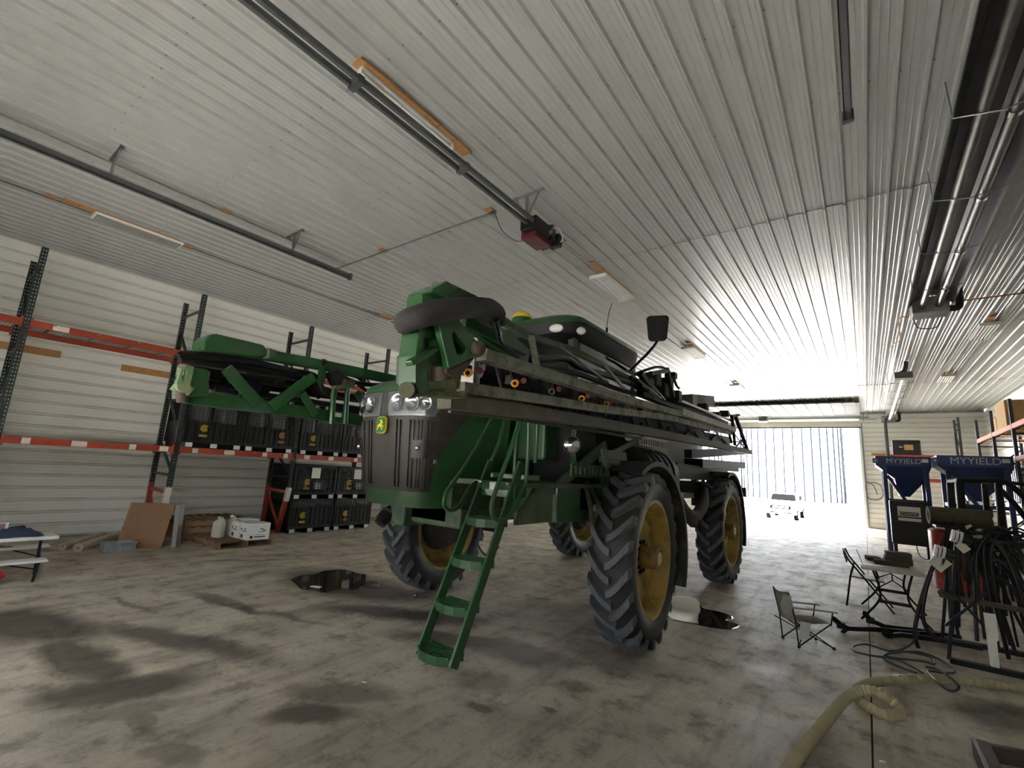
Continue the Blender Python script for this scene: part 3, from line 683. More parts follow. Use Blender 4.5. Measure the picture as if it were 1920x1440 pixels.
# spray tank
b = MB(); rings = []
for y, k in ((6.85, .8), (6.95, .96), (7.4, 1), (9.2, 1), (9.6, .95), (9.7, .8)):
    rings.append([Vector((XC + 1.02 * k * math.copysign(abs(math.cos(a)) ** .6, math.cos(a)), y, 2.3 + .62 * k * math.copysign(abs(math.sin(a)) ** .6, math.sin(a)))) for a in [2 * math.pi * t / 24 for t in range(24)]])
b.loft(rings); P(b, 'spray_tank', mat('tank_plastic', (196, 194, 184), 0.5, var=0.06), smooth=50)
# rear frame that carries the booms
b = MB()
for s in (-1, 1):
    b.bb((XC + s * .55 - .06, 10.6, 1.2), (XC + s * .55 + .06, 10.75, 3.0)); b.bar((XC + s * .55, 10.0, 2.2), (XC + s * .55, 10.7, 2.6), .06, .1); b.bar((XC + s * .55, 11.0, 1.5), (XC + s * 1.5, 11.0, 1.6), .1, .1)
b.bb((XC - 1.5, 10.95, 1.45), (XC + 1.5, 11.07, 1.6)); b.bb((XC - 1.2, 10.95, 2.5), (XC + 1.2, 11.07, 2.62)); P(b, 'boom_centre_frame', OLIVE_BOOM)
# ---------------- cab
CX0, CX1, CY0, CY1 = XC - .82, XC + .82, 4.82, 6.62
def rr(x0, x1, y0, y1, z, r, n=5, zf=None):
    out = []
    for cx, cy, a0 in ((x1 - r, y1 - r, 0), (x0 + r, y1 - r, 90), (x0 + r, y0 + r, 180), (x1 - r, y0 + r, 270)):
        for k in range(n + 1):
            a = R_(a0 + 90 * k / n); x, y = cx + r * math.cos(a), cy + r * math.sin(a)
            out.append(Vector((x, y, z + (zf(x, y) if zf else 0))))
    return out
crown = lambda x, y: -.03 * ((x - XC) / .9) ** 2 + .13 * (1 - ((y - 5.65) / 1.12) ** 2)
b = MB().loft([rr(CX0 + .0, CX1 - .0, CY0 - .16, CY1 + .05, 3.35, .22), rr(CX0 - .05, CX1 + .05, CY0 - .26, CY1 + .1, 3.40, .26), rr(CX0 - .08, CX1 + .08, CY0 - .30, CY1 + .12, 3.54, .28, zf=crown)]); roofd = P(b, 'roof_fascia', mat('roof_lining', (13, 13, 14), 0.6, var=0.1), smooth=40)
b = MB().loft([rr(CX0 - .085, CX1 + .085, CY0 - .305, CY1 + .125, 3.535, .28, zf=crown), rr(CX0 - .06, CX1 + .06, CY0 - .28, CY1 + .1, 3.60, .28, zf=crown), rr(CX0 + .05, CX1 - .05, CY0 - .16, CY1 + .0, 3.645, .26, zf=crown), rr(CX0 + .4, CX1 - .4, CY0 + .3, CY1 - .4, 3.67, .2, zf=crown)]); roof = P(b, 'cab_roof', GREEN, smooth=40)
for (x, y, nx, ny, rx) in ((CX1 - .16, CY0 - .25, .18, -1, .085), (CX1 + .035, CY0 - .04, 1, -.75, .075), (CX0 + .16, CY0 - .25, -.18, -1, .085), (CX0 - .035, CY0 - .04, -1, -.75, .075)):
    n_ = Vector((nx, ny, -.1)).normalized(); b = MB(); d, sd, u = _ortho(n_)
    rings = []
    for t, k in ((.0, 1.05), (.03, 1.0), (.045, .7), (.05, .1)):
        rings.append([Vector((x, y, 3.45)) + d * t + sd * (math.cos(2 * math.pi * q / 16) * rx * k) + u * (math.sin(2 * math.pi * q / 16) * .048 * k) for q in range(16)])
    b.loft(rings); P(b, 'roof_light', mat('roof_light_glass', (232, 228, 220), 0.12, var=0.02), roof, smooth=40)
pil = []
for x, y, w in ((CX1 - .03, CY0 + .02, .1), (CX0 + .03, CY0 + .02, .1), (CX1 - .03, CY1 - .05, .12), (CX0 + .03, CY1 - .05, .12)):
    b = MB().bar((x, y, 2.15), (x - (.03 if x > XC else -.03), y - (.05 if y < 5.5 else -.02), 3.42), w, w); P(b, 'cab_pillar', BLACK, bevel=.02)
b = MB().bb((CX0 + .05, CY0 + .05, 1.9), (CX1 - .05, CY1, 2.3)); P(b, 'cab_base', BLACK_S, bevel=.03)
for (a_, c_) in (((CX0 + .08, CY0 + .015, 2.3), (CX1 - .08, CY0 + .03, 3.4)), ((CX1 - .03, CY0 + .06, 2.3), (CX1 - .015, CY1 - .1, 3.4)), ((CX0 + .015, CY0 + .06, 2.3), (CX0 + .03, CY1 - .1, 3.4)), ((CX0 + .08, CY1 - .03, 2.3), (CX1 - .08, CY1 - .015, 3.4))):
    P(MB().bb(a_, c_), 'cab_window', GLASS)
b = MB().bb((XC - .3, 5.6, 2.3), (XC + .3, 6.1, 2.6)).bb((XC - .28, 6.0, 2.6), (XC + .28, 6.2, 3.2)); P(b, 'cab_seat', BLACK, bevel=.05)
b = MB().cyl((XC, 5.25, 2.3), (XC, 5.35, 2.75), .04, 10); b.lathe([(-.012, .19), (0, .2), (.012, .19), (0, .175), (-.012, .19)], (XC, 5.35, 2.78), (0, -.5, 1), 20); P(b, 'steering_wheel', BLACK, smooth=40)
gp = (XC + .02, 4.72, 0)
b = MB().lathe([(3.6, .06), (3.64, .135), (3.70, .138), (3.715, .13), (3.715, .0)], gp, (0, 0, 1), 24); gps = P(b, 'position_receiver', GREEN, smooth=30)
b = MB().lathe([(3.712, .13), (3.75, .125), (3.78, .10), (3.80, .05), (3.805, 0)], gp, (0, 0, 1), 24); P(b, 'receiver_dome', YEL_CLEAN, gps, smooth=50)
a_ = Vector((-2.78, 5.75, 3.70)); b = MB().cyl(a_, a_ + Vector((0, 0, .08)), .018, 8); b.tube(smoothpath([a_ + Vector((0, 0, .07)), a_ + Vector((0, .05, .3)), a_ + Vector((0, .16, .5))]), .005, 5); P(b, 'antenna', BLACK)
# mirror on its arm
m0, m1, m2 = Vector((-2.72, 6.42, 3.28)), onx(1215, 662, -2.4), onx(1232, 640, -2.35)
mc = onx(1233, 616, -2.35)
b = MB().tube(smoothpath([m0, m0 + (m1 - m0) * .6, m1, m2, mc + Vector((0, .02, .0))], 5), .022, 8); arm = P(b, 'mirror_arm', BLACK, smooth=50)
nm = Vector((mc.x, mc.y, -.05)).normalized(); um = Vector((nm.y, -nm.x, 0)).normalized(); vm = um.cross(nm)
if vm.z < 0: vm = -vm
b = MB().prism([(x * (1 + .12 * y / .2), y) for x, y in rrect(.30, .40, .06)], .06, mc, um, vm); P(b, 'mirror_housing', BLACK, arm, bevel=.015)
b = MB().bar(mc - nm * .06 + vm * .08, mc - nm * .06 - vm * .2, .03, .04); P(b, 'mirror_clamp', BLACK, arm)
# ---------------- booms folded forward along both sides
def pl(pix, x): return [onx(a, c, x) for a, c in pix]
def plate(mb, pix, x, th):
    """outline in the vertical plane x = const, given thickness across"""
    q = pl(pix, x); n = len(q); h = Vector((th / 2, 0, 0))
    return mb.add([p + h for p in q] + [p - h for p in q], [tuple(range(n)), tuple(range(2 * n - 1, n - 1, -1))] + [(i, i + n, (i + 1) % n + n, (i + 1) % n) for i in range(n)])
def plate_hole(mb, outer, inner, x, th):
    o, q = pl(outer, x), pl(inner, x); n = len(o); h = Vector((th / 2, 0, 0))
    v = [p + h for p in o] + [p + h for p in q] + [p - h for p in o] + [p - h for p in q]; f = []
    for i in range(n):
        j = (i + 1) % n
        f += [(i, j, n + j, n + i), (2 * n + j, 2 * n + i, 3 * n + i, 3 * n + j), (j, i, 2 * n + i, 2 * n + j), (n + i, n + j, 3 * n + j, 3 * n + i)]
    return mb.add(v, f)
def chain(mb, pts, w, h):
    for a, c in zip(pts[:-1], pts[1:]):
        d = (c - a).normalized() * .01; mb.bar(a - d, c + d, w, h)
    return mb
BX = -1.92
# --- near boom: its spine is the upper rail, everything else hangs on it
up_r = pl([(905, 666), (1040, 708), (1170, 749), (1272, 776)], BX)
RB = P(chain(MB(), up_r, .09, .075), 'folded_boom', GREY_BOOM)
def PB(mb, name, m, **k): return mb.build(name, m, RB, **k)
PB(chain(MB(), pl([(1276, 772), (1330, 790), (1376, 806)], BX), .09, .085), 'boom_tip_rail', mat('pale_boom_tip', (168, 164, 150), 0.5, var=0.2, dirt=(96, 92, 80), dirt_amt=0.35, dirt_scale=9))
PB(chain(MB(), pl([(1276, 752), (1325, 772), (1374, 792)], BX - .15), .05, .03), 'boom_tip_rail', STEEL)
PB(chain(MB(), pl([(866, 727), (1000, 747), (1120, 766), (1250, 783), (1370, 812)], BX - .06), .07, .07), 'boom_middle_rail', GREY_BOOM)
PB(chain(MB(), pl([(835, 752), (960, 768), (1100, 790), (1240, 815), (1330, 832), (1405, 848)], BX - .12), .12, .095), 'boom_lower_rail', OLIVE_BOOM)
PB(chain(MB(), pl([(845, 770), (960, 784), (1100, 806), (1200, 822)], BX - .25), .03, .03), 'boom_pipe', OLIVE_BOOM)
# inner fold lying behind, with its own rails
PB(chain(MB(), pl([(925, 590), (985, 628), (1070, 655), (1165, 703), (1260, 745)], BX - .45), .05, .055), 'inner_fold_rail', GREEN_D)
PB(chain(MB(), pl([(880, 600), (950, 645), (985, 672)], BX - .22), .05, .16), 'hinge_link', GREEN)
PB(chain(MB(), pl([(930, 740), (1080, 762), (1250, 795), (1350, 825)], BX - .55), .09, .12), 'inner_fold_rail', BLACK_S)
PB(chain(MB(), pl([(930, 700), (1080, 738), (1250, 772), (1370, 800)], BX - .5), .05, .06), 'inner_fold_rail', BLACK_S)
# uprights and lattice rods
for (p0, p1, w, m) in (((996, 632), (1007, 690), .045, GREY_BOOM), ((1050, 650), (1140, 717), .02, STEEL), ((1132, 683), (1172, 730), .028, GREY_BOOM), ((1175, 694), (1240, 747), .018, STEEL), ((1218, 715), (1248, 750), .018, STEEL),
                       ((1205, 722), (1235, 748), .02, DSTEEL), ((1365, 770), (1378, 800), .02, DSTEEL)):
    PB(MB().bar(onx(*p0, BX - .2), onx(*p1, BX - .02), w, w * .8), 'boom_strut', m)
for px in range(930, 1360, 27):
    t = (px - 905) / 370; y0 = 674 + (px - 905) * .295; y1 = 742 + (px - 905) * .185
    if y1 > y0 + 6: PB(MB().bar(onx(px, y0, BX - .08), onx(px + 16, y1, BX - .08), .018, .025), 'boom_lattice', BLACK_S)
for px, s in [(x, 1 if k % 2 else -1) for k, x in enumerate(range(885, 1390, 25))]:
    y0 = 742 + (px - 905) * .17; y1 = 764 + (px - 905) * .165
    PB(MB().bar(onx(px - 8 * s, y0, BX - .3), onx(px + 10 * s, y1, BX - .3), .03, .03), 'boom_lattice', BLACK_S)
PB(chain(MB(), pl([(900, 702), (1000, 727), (1100, 752), (1200, 770), (1330, 800)], BX - .30), .02, .20), 'dark_backing', BLACK_S)  # dark sheets added behind the rails to fill the gaps with shade
PB(chain(MB(), pl([(880, 748), (1000, 764), (1120, 783), (1260, 806), (1370, 826)], BX - .32), .02, .14), 'dark_backing', BLACK_S)
# dark mass of hoses and brackets between the rails
for k, (pix, x, r) in enumerate((([(905, 690), (1000, 716), (1100, 745), (1200, 768), (1330, 800)], BX - .2, .03), ([(900, 700), (990, 722), (1110, 752), (1240, 780), (1340, 806)], BX - .25, .035), ([(905, 680), (1000, 705), (1120, 741), (1220, 765), (1300, 785)], BX - .32, .03),
                                  ([(935, 625), (965, 655), (1010, 672), (1060, 672), (1090, 690), (1170, 715), (1230, 740)], BX - .3, .035), ([(935, 640), (960, 670), (1000, 690), (1080, 700), (1160, 730), (1240, 752)], BX - .35, .03), ([(880, 757), (1000, 775), (1120, 790), (1260, 812)], BX - .3, .03), ([(885, 747), (1010, 762), (1130, 780), (1280, 806)], BX - .34, .028))):
    PB(MB().tube(smoothpath(pl(pix, x), 6), r, 8), 'spray_hose', HOSE_B, smooth=50)
ORG = mat('orange_nozzle', (206, 140, 36), 0.45, var=0.1); REDN = mat('red_nozzle', (120, 36, 36), 0.5)
def zat(pts, y):
    for p, q in zip(pts[:-1], pts[1:]):
        if p.y <= y <= q.y: return p.z + (q.z - p.z) * (y - p.y) / (q.y - p.y)
    return pts[-1].z if y > pts[-1].y else pts[0].z
mid_r = pl([(866, 727), (1000, 747), (1120, 766), (1250, 783), (1370, 812)], BX - .06)
for k in range(10):
    y = 2.12 + k * .50; z = (zat(up_r, y) + zat(mid_r, y)) / 2
    c = Vector((BX - .06, y, z))
    PB(MB().box(c + Vector((-.06, .03, .02)), (.06, .08, .07)).cyl(c + Vector((-.05, .03, .05)), c + Vector((-.05, .03, .10)), .018, 8), 'nozzle_body', BLACK, bevel=.008)
    PB(MB().lathe([(-.02, .014), (-.02, .027), (.02, .029), (.024, .018), (.008, .012)], c + Vector((.0, .0, -.01)), (.5, -.85, -.25), 10), 'nozzle_cap', ORG if k % 3 != 2 else GREY_BOOM, smooth=40)
    PB(MB().cyl(c + Vector((-.02, .13, .03)), c + Vector((.01, .09, .025)), .022, 10), 'nozzle_cap', REDN)
# --- hinge casting at the front of the near boom
plate_hole(m_ := MB(), [(813, 592), (832, 590), (850, 593), (872, 622), (897, 648), (886, 668), (862, 680), (836, 692), (829, 660), (821, 625)], [(842, 627), (844, 623), (847, 624), (855, 636), (868, 651), (869, 656), (862, 664), (855, 667), (851, 664), (846, 645)], BX + .1, .05)
hg = PB(m_, 'hinge_plate', GREEN, bevel=.008)
MBk = MB(); plate(MBk, [(839, 622), (847, 621), (871, 650), (865, 668), (850, 669)], BX + .07, .012); PB(MBk, 'hinge_backing', BLACK_S)  # dark sheet added behind the plate's hole to stand for its shade
c = onx(893, 655, BX + .12); PB(MB().lathe([(-.05, .0), (-.05, .045), (.02, .05), (.045, .04), (.055, .02), (.057, 0)], c, (1, -.35, 0), 18), 'hinge_pin', RUST, smooth=50)
q = MB(); plate_hole(q, [(772, 604), (795, 600), (815, 604), (822, 640), (830, 668), (831, 700), (822, 712), (812, 700), (809, 686), (800, 676), (788, 684), (786, 718), (788, 741), (769, 741), (763, 722), (763, 668)], [(777, 640), (785, 634), (795, 634), (800, 640), (801, 645), (801, 650), (801, 652), (800, 654), (798, 656), (796, 658), (792, 659), (788, 660), (782, 660), (778, 660), (776, 658), (776, 650)], BX - .02, .14)
PB(q, 'hinge_casting', GREEN, bevel=.012)
q = MB(); plate(q, [(778, 634), (802, 634), (802, 660), (778, 660)], BX - .05, .06); PB(q, 'hinge_backing', GREEN_D)
PB(MB().bar(onx(766, 682, BX + .07), onx(814, 655, BX + .07), .06, .03), 'hinge_rib', GREEN, bevel=.006)
q = MB(); plate(q, [(836, 692), (862, 680), (886, 668), (870, 690), (858, 705), (856, 722), (852, 731), (846, 724), (842, 708), (828, 700), (828, 690)], BX + .06, .07); PB(q, 'hinge_knuckle', RUST, bevel=.01)
PB(MB().cyl(onx(823, 688, BX + .03), onx(826, 713, BX + .03), .055, 14), 'hinge_pin', RUST, smooth=40)
q = MB(); plate(q, [(770, 738), (788, 741), (800, 737), (815, 731), (816, 712), (836, 712), (838, 735), (858, 733), (858, 748), (840, 746), (812, 744), (798, 738), (780, 744), (770, 746)], BX + .02, .16); PB(q, 'hinge_foot', mat('worn_green_casting', (66, 78, 44), 0.55, var=0.25, dirt=(160, 130, 80), dirt_amt=0.4, dirt_scale=8), bevel=.01)
PB(MB().cyl(onx(762, 731, BX + .08), onx(772, 733, BX - .06), .042, 14), 'hinge_pin', RUST, smooth=40)
q = MB(); plate(q, [(753, 666), (764, 664), (764, 720), (751, 718)], BX - .1, .08); PB(q, 'rubber_stop', BLACK)
q = MB(); plate(q, [(776, 555), (800, 550), (806, 570), (806, 604), (776, 604)], BX - .02, .14); PB(q, 'hinge_casting', GREEN, bevel=.012)
q = MB(); plate(q, [(786, 548), (818, 533), (828, 546), (842, 545), (843, 553), (812, 566), (788, 553)], BX + .0, .2); PB(q, 'hinge_cap', GREEN, bevel=.012)
PB(MB().bar(onx(822, 548, BX + .02), onx(884, 568, BX - .05), .10, .13, h2=.08), 'fold_cylinder', GREEN_D, bevel=.01)
PB(MB().bar(onx(870, 600, BX - .15), onx(985, 664, BX - .15), .05, .09, h2=.03), 'fold_link', GREEN, bevel=.006)
PB(MB().bar(onx(868, 590, BX - .3), onx(930, 600, BX - .4), .05, .14), 'fold_link', GREEN_D)
# sleeved hose loop round the hinge
path = [onx(932, 608, BX - .05), onx(932, 590, BX - .02), onx(915, 577, BX + .05), onx(880, 577, BX + .13), onx(845, 580, BX + .19), onx(805, 588, BX + .19), onx(775, 597, BX + .13), onx(760, 604, BX), onx(763, 608, BX - .16), onx(780, 604, BX - .25)]
PB(MB().tube(smoothpath(path, 6), [.055] * 6 + [.062] * 42 + [.05] * 7, 12), 'hose_sleeve', SLEEVE, smooth=60)
for dx in (-.05, 0, .05):
    PB(MB().tube(smoothpath([onx(930, 600, BX - .02 + dx), onx(935, 620, BX - .05 + dx), onx(940, 640, BX - .12 + dx), onx(965, 668, BX - .2 + dx), onx(985, 690, BX - .2 + dx)], 5), .02, 7), 'spray_hose', HOSE_B, smooth=50)
# --- boom tip frame and clutter at the rear
for (p0, p1, w) in (((1379, 780), (1402, 845), .06), ((1372, 778), (1378, 835), .05), ((1362, 795), (1372, 830), .04), ((1373, 780), (1385, 778), .05), ((1372, 806), (1396, 840), .02), ((1377, 828), (1392, 829), .03), ((1250, 690), (1262, 745), .05), ((1220, 700), (1252, 695), .05), ((1200, 700), (1230, 740), .06)):
    PB(MB().bar(onx(*p0, BX - .1), onx(*p1, BX - .1), w, w), 'tip_frame', BLACK_S)
PB(MB().tube(smoothpath([onx(1182, 708, BX - .2), onx(1200, 698, BX - .2), onx(1232, 688, BX - .2), onx(1250, 693, BX - .2), onx(1257, 700, BX - .2)], 4), .02, 6), 'hose_hoop', BLACK_S)
for (px, py, r) in ((1225, 712, .09), (1212, 722, .08), (1258, 705, .05), (1240, 732, .09), (1266, 742, .07), (1318, 765, .07), (1358, 776, .06), (1342, 778, .05), (1250, 718, .07)):
    PB(MB().box(onx(px, py, BX - .22), (.16, r * 2.2, r * 2)), 'boom_valve', BLACK_S, bevel=.015)
PB(MB().tube(smoothpath(pl([(1262, 705), (1268, 722), (1273, 728)], BX - .1), 3), .02, 6), 'spray_hose', HOSE_B)
PB(MB().bar(onx(1288, 750, BX - .5), onx(1330, 752, BX - .5), .2, .2), 'foam_box', GREEN_D)
for pix in ([(1200, 735), (1250, 756), (1300, 772), (1360, 794)], [(1190, 718), (1240, 745), (1285, 760)]):
    PB(chain(MB(), pl(pix, BX - .3), .1, .1), 'tip_tray', BLACK_S)
# rear rest beams behind the boom
b = MB().bar(onx(1290, 851, -2.3), onx(1400, 846, -2.3), .12, .14).bar(onx(1300, 868, -2.3), onx(1384, 872, -2.3), .3, .14).bar(onx(1330, 876, -2.3), onx(1376, 880, -2.3), .2, .1); P(b, 'boom_rest', BLACK_S)
b = MB().bb((-2.6, 7.0, 1.75), (-2.2, 10.2, 1.98)); P(b, 'side_rail_box', BLACK_S)
b = MB().tube(smoothpath([(-2.3, 7.0, 1.5), (-2.15, 7.5, 1.2), (-2.12, 8.0, 1.35), (-2.2, 8.3, 1.6)]), .09, 10); P(b, 'air_bag', mat('suspension_cover', (60, 56, 52), 0.6), smooth=50)
b = MB().bar((-2.25, 7.05, 1.45), (-2.18, 7.75, 1.05), .12, .24, h2=.1); P(b, 'suspension_arm', mat('suspension_cover', (60, 56, 52), 0.6), bevel=.02)

# --- far boom
FX = -5.25
LB = P(chain(MB(), pl([(350, 744), (430, 755), (520, 766), (610, 779), (720, 796)], FX + .1), .10, .13), 'folded_boom', GREEN)
def PL(mb, name, m, **k): return mb.build(name, m, LB, **k)
PL(chain(MB(), pl([(488, 664), (610, 686), (680, 700), (752, 715)], FX + .12), .12, .11), 'boom_top_rail', GREEN)
q = MB(); plate(q, [(372, 640), (382, 630), (395, 629), (482, 649), (487, 655), (487, 672), (470, 672), (376, 662), (368, 660)], FX + .12, .3); PL(q, 'boom_shoulder', GREEN, bevel=.02)
q = MB(); plate(q, [(488, 655), (504, 660), (504, 672), (488, 674)], FX + .12, .36); PL(q, 'boom_clamp', GREEN_D, bevel=.01)
for p0, p1, w in (((424, 690), (484, 758), .12), ((588, 706), (508, 764), .12), ((566, 736), (592, 778), .08), ((668, 735), (700, 782), .08)):
    PL(MB().bar(onx(*p0, FX + .16), onx(*p1, FX + .16), .05, w), 'boom_diagonal', GREEN, bevel=.008)
q = MB(); plate(q, [(352, 690), (386, 694), (388, 742), (350, 744)], FX + .16, .14); PL(q, 'boom_end_box', GREEN, bevel=.015)
PLG = mat('pale_green_casting', (98, 126, 86), 0.5, var=0.15, dirt=(150, 140, 110), dirt_amt=0.4, dirt_scale=8)
q = MB(); plate_hole(q, [(338, 690), (352, 685), (363, 688), (357, 716), (350, 744), (330, 730), (328, 718)], [(341, 698), (346, 694), (347, 697), (346, 705), (344, 713), (340, 716), (339, 712)], FX + .22, .06); PL(q, 'boom_end_casting', PLG, bevel=.01)
PL(MB().cyl(onx(342, 722, FX + .2), onx(342, 755, FX + .2), .05, 12), 'hinge_pin', RUST, smooth=40)
PL(MB().bar(onx(330, 722, FX + .15), onx(352, 736, FX + .15), .2, .08), 'hinge_knuckle', PLG)
for s, px in ((0, 625), (1, 650)):
    PL(MB().tube(smoothpath([onx(px + 8 - 5 * s, 726, FX + .3), onx(px + 1, 736, FX + .32), onx(px - 1, 760, FX + .32), onx(px - 3, 795, FX + .32)], 4), .032, 8), 'boom_yoke', GREEN, smooth=50)
PL(MB().bar(onx(626, 728, FX + .3), onx(660, 722, FX + .3), .1, .05), 'boom_yoke', GREEN_D)
PL(MB().cyl(onx(645, 718, FX + .3), onx(662, 720, FX + .3), .05, 12), 'hinge_pin', RUST)
ey = onx(606, 681, FX + .2); PL(MB().lathe([(-.02, .03), (-.02, .05), (.02, .05), (.02, .03), (-.02, .03)], ey, (1, 0, 0), 14).bar(ey - Vector((0, 0, .04)), ey - Vector((0, 0, .24)), .05, .09), 'lift_eye', GREEN, smooth=30)
for pix, x, w, h, m in (([(370, 700), (450, 716), (540, 730), (700, 752)], FX - .3, .1, .1, BLACK_S), ([(395, 735), (470, 745), (560, 756), (700, 776)], FX - .3, .08, .14, GREEN_D), ([(380, 680), (470, 692), (560, 706)], FX - .35, .1, .08, BLACK_S), ([(460, 706), (520, 716), (590, 722)], FX - .1, .06, .1, GREEN), ([(380, 715), (430, 722), (500, 735)], FX - .1, .1, .08, BLACK_S), ([(560, 712), (640, 742), (705, 758)], FX - .15, .07, .05, BLACK_S), ([(500, 745), (600, 760), (705, 775)], FX - .2, .1, .1, BLACK_S)):
    PL(chain(MB(), pl(pix, x), w, h), 'inner_fold_rail', m)
for pix, x, r in (([(335, 668), (352, 664), (390, 668), (470, 678), (540, 694), (590, 705), (605, 730), (622, 745)], FX + .14, .035), ([(340, 672), (400, 682), (480, 690), (550, 704), (580, 720), (600, 745)], FX, .04), ([(360, 690), (420, 700), (500, 712), (560, 720), (610, 735)], FX - .05, .035), ([(380, 720), (430, 735), (500, 742), (560, 748), (620, 760)], FX - .02, .03), ([(640, 705), (670, 718), (710, 722), (750, 716)], FX + .05, .03), ([(660, 712), (690, 735), (720, 752)], FX + .02, .02), ([(600, 712), (630, 700), (668, 706), (690, 720), (750, 728)], FX - .05, .025)):
    PL(MB().tube(smoothpath(pl(pix, x), 6), r, 8), 'spray_hose', HOSE_B, smooth=50)
for px, py in ((440, 712), (475, 722), (400, 706), (522, 718), (545, 738), (455, 745), (412, 728), (490, 735)):
    PL(MB().box(onx(px, py, FX - .02), (.12, .12, .09)), 'boom_valve', BLACK_S, bevel=.015)
for px in (395, 547, 596, 615, 678):
    y = 740 + (px - 395) * .13; PL(MB().bar(onx(px, y - 6, FX + .05), onx(px - 1, y + 12, FX + .05), .03, .05), 'nozzle_body', mat('nozzle_grey', (136, 130, 116), 0.6))
q = MB(); plate(q, [(612, 700), (632, 692), (648, 715), (650, 730), (636, 733), (622, 722)], FX + .14, .12); PL(q, 'fold_motor', BLACK, bevel=.02)
PL(MB().bar(onx(628, 777, FX + .165), onx(640, 779, FX + .165), .012, .05), 'boom_decal', WHITE_P)
# ================================================================== LEFT SIDE: pallet rack and what stands by the wall
RXF, RXB = -10.56, -11.63
YS = [-1.42, .94, 3.30, 5.65, 7.98, 10.32]
def post_mesh(h):
    """perforated C-section: real holes in the face, open at the back (face looks +X)"""
    b = MB(); w, d = .085, .07
    for y, ww in ((-.034, .018), (0, .022), (.034, .018)): b.bb((-.004, y - ww / 2, 0), (0, y + ww / 2, h))
    n = int(h / .062)
    for k in range(n): z = .04 + k * .062; b.bb((-.004, -.036, z), (0, .036, z + .044))
    for y in (-w / 2, w / 2 - .004): b.bb((-d, y, 0), (0, y + .004, h))
    me = b.mesh('rack_post'); return me
PM = post_mesh(3.86); PM.materials.append(RACK_G)
PMB = post_mesh(3.86); PMB.materials.append(RACK_G)
rack = thing('pallet_rack', (RXF, 3.3, 0), 'long pallet rack with dark green posts and orange beams along the white wall', 'rack')
def RP(mb, name, m, **k): return mb.build(name, m, rack, **k)
RO = WOFF[rack.name]
WRAP = mat('white_post_wrap', (216, 212, 204), 0.6, var=0.2, dirt=(190, 80, 60), dirt_amt=0.3, dirt_scale=14)
for y in YS:
    inst('rack_post', PM, Vector((RXF, y, 1.02)) - RO, rack); inst('rack_post', PMB, Vector((RXB, y, 1.02)) - RO, rack, rot=(0, 0, math.pi))
    RP(MB().bar((RXF - .04, y, 1.02), (RXF - .30, y, .0), .085, .09, up=(1, 0, 0)), 'rack_leg', ORANGE)
    RP(MB().bar((RXF - .035, y, 1.03), (RXF - .10, y, .72), .092, .098, up=(1, 0, 0)), 'leg_wrap', WRAP)
    RP(MB().bb((RXB, y - .042, 0), (RXB + .08, y + .042, 1.02)), 'rack_leg', ORANGE)
    RP(MB().bar((RXF - .06, y, .92), (RXB + .05, y, .94), .04, .06), 'rack_brace', ORANGE); RP(MB().bar((RXF - .27, y, .12), (RXB + .05, y, .86), .04, .06), 'rack_brace', ORANGE)
    for za, zb in ((4.55, 4.55), (3.3, 4.2), (3.2, 3.2), (2.0, 2.9), (1.25, 1.25), (1.3, 1.9)):
        RP(MB().bar((RXF - .04, y, za), (RXB + .04, y, zb), .035, .045), 'rack_brace', RACK_G)
STK = mat('worn_label', (222, 214, 200), 0.6, var=0.12, scale=30)
for i in range(len(YS) - 1):
    ya, yb = YS[i] + .045, YS[i + 1] - .045
    for z, lv in ((1.735, 0), (3.60, 1)):
        for x, fr in ((RXF - .03, 1), (RXB + .03, 0)):
            b = MB().bb((x - .025, ya, z - .055), (x + .025, yb, z + .055)).bb((x - .025 - .01, ya, z - .09), (x + .03, ya + .03, z + .09)).bb((x - .035, yb - .03, z - .09), (x + .03, yb, z + .09))
            bm = RP(b, 'rack_beam', ORANGE)
            if fr and i in (1, 2, 3, 0):
                for t in ((.12, .4, .72, .93) if lv == 0 else (.16,)):
                    w = random.choice((.1, .14, .2)); yy = ya + (yb - ya) * t; MB().bb((x + .025, yy - w / 2, z - .045), (x + .0275, yy + w / 2, z + .045)).build('beam_label', STK, bm)
        if lv == 1 and i in (0, 1):
            b = MB()
            for k in range(46): y = ya + (yb - ya) * (k + .5) / 46; b.bb((RXB, y - .004, z + .05), (RXF, y + .004, z + .058))
            for k in range(8): x = RXB + (RXF - RXB) * (k + .5) / 8; b.bb((x - .004, ya, z + .043), (x + .004, yb, z + .05))
            for k in range(4): y = ya + (yb - ya) * (k + .5) / 4; b.bb((RXB, y - .02, z + .02), (RXF, y + .02, z + .045))
            RP(b, 'wire_deck', STEEL)
        if lv == 0 and i in (2, 3, 4):
            b = MB()
            for k in range(4): y = ya + (yb - ya) * (k + .5) / 4; b.bb((RXB, y - .02, z + .03), (RXF, y + .02, z + .055))
            RP(b, 'deck_support', STEEL)
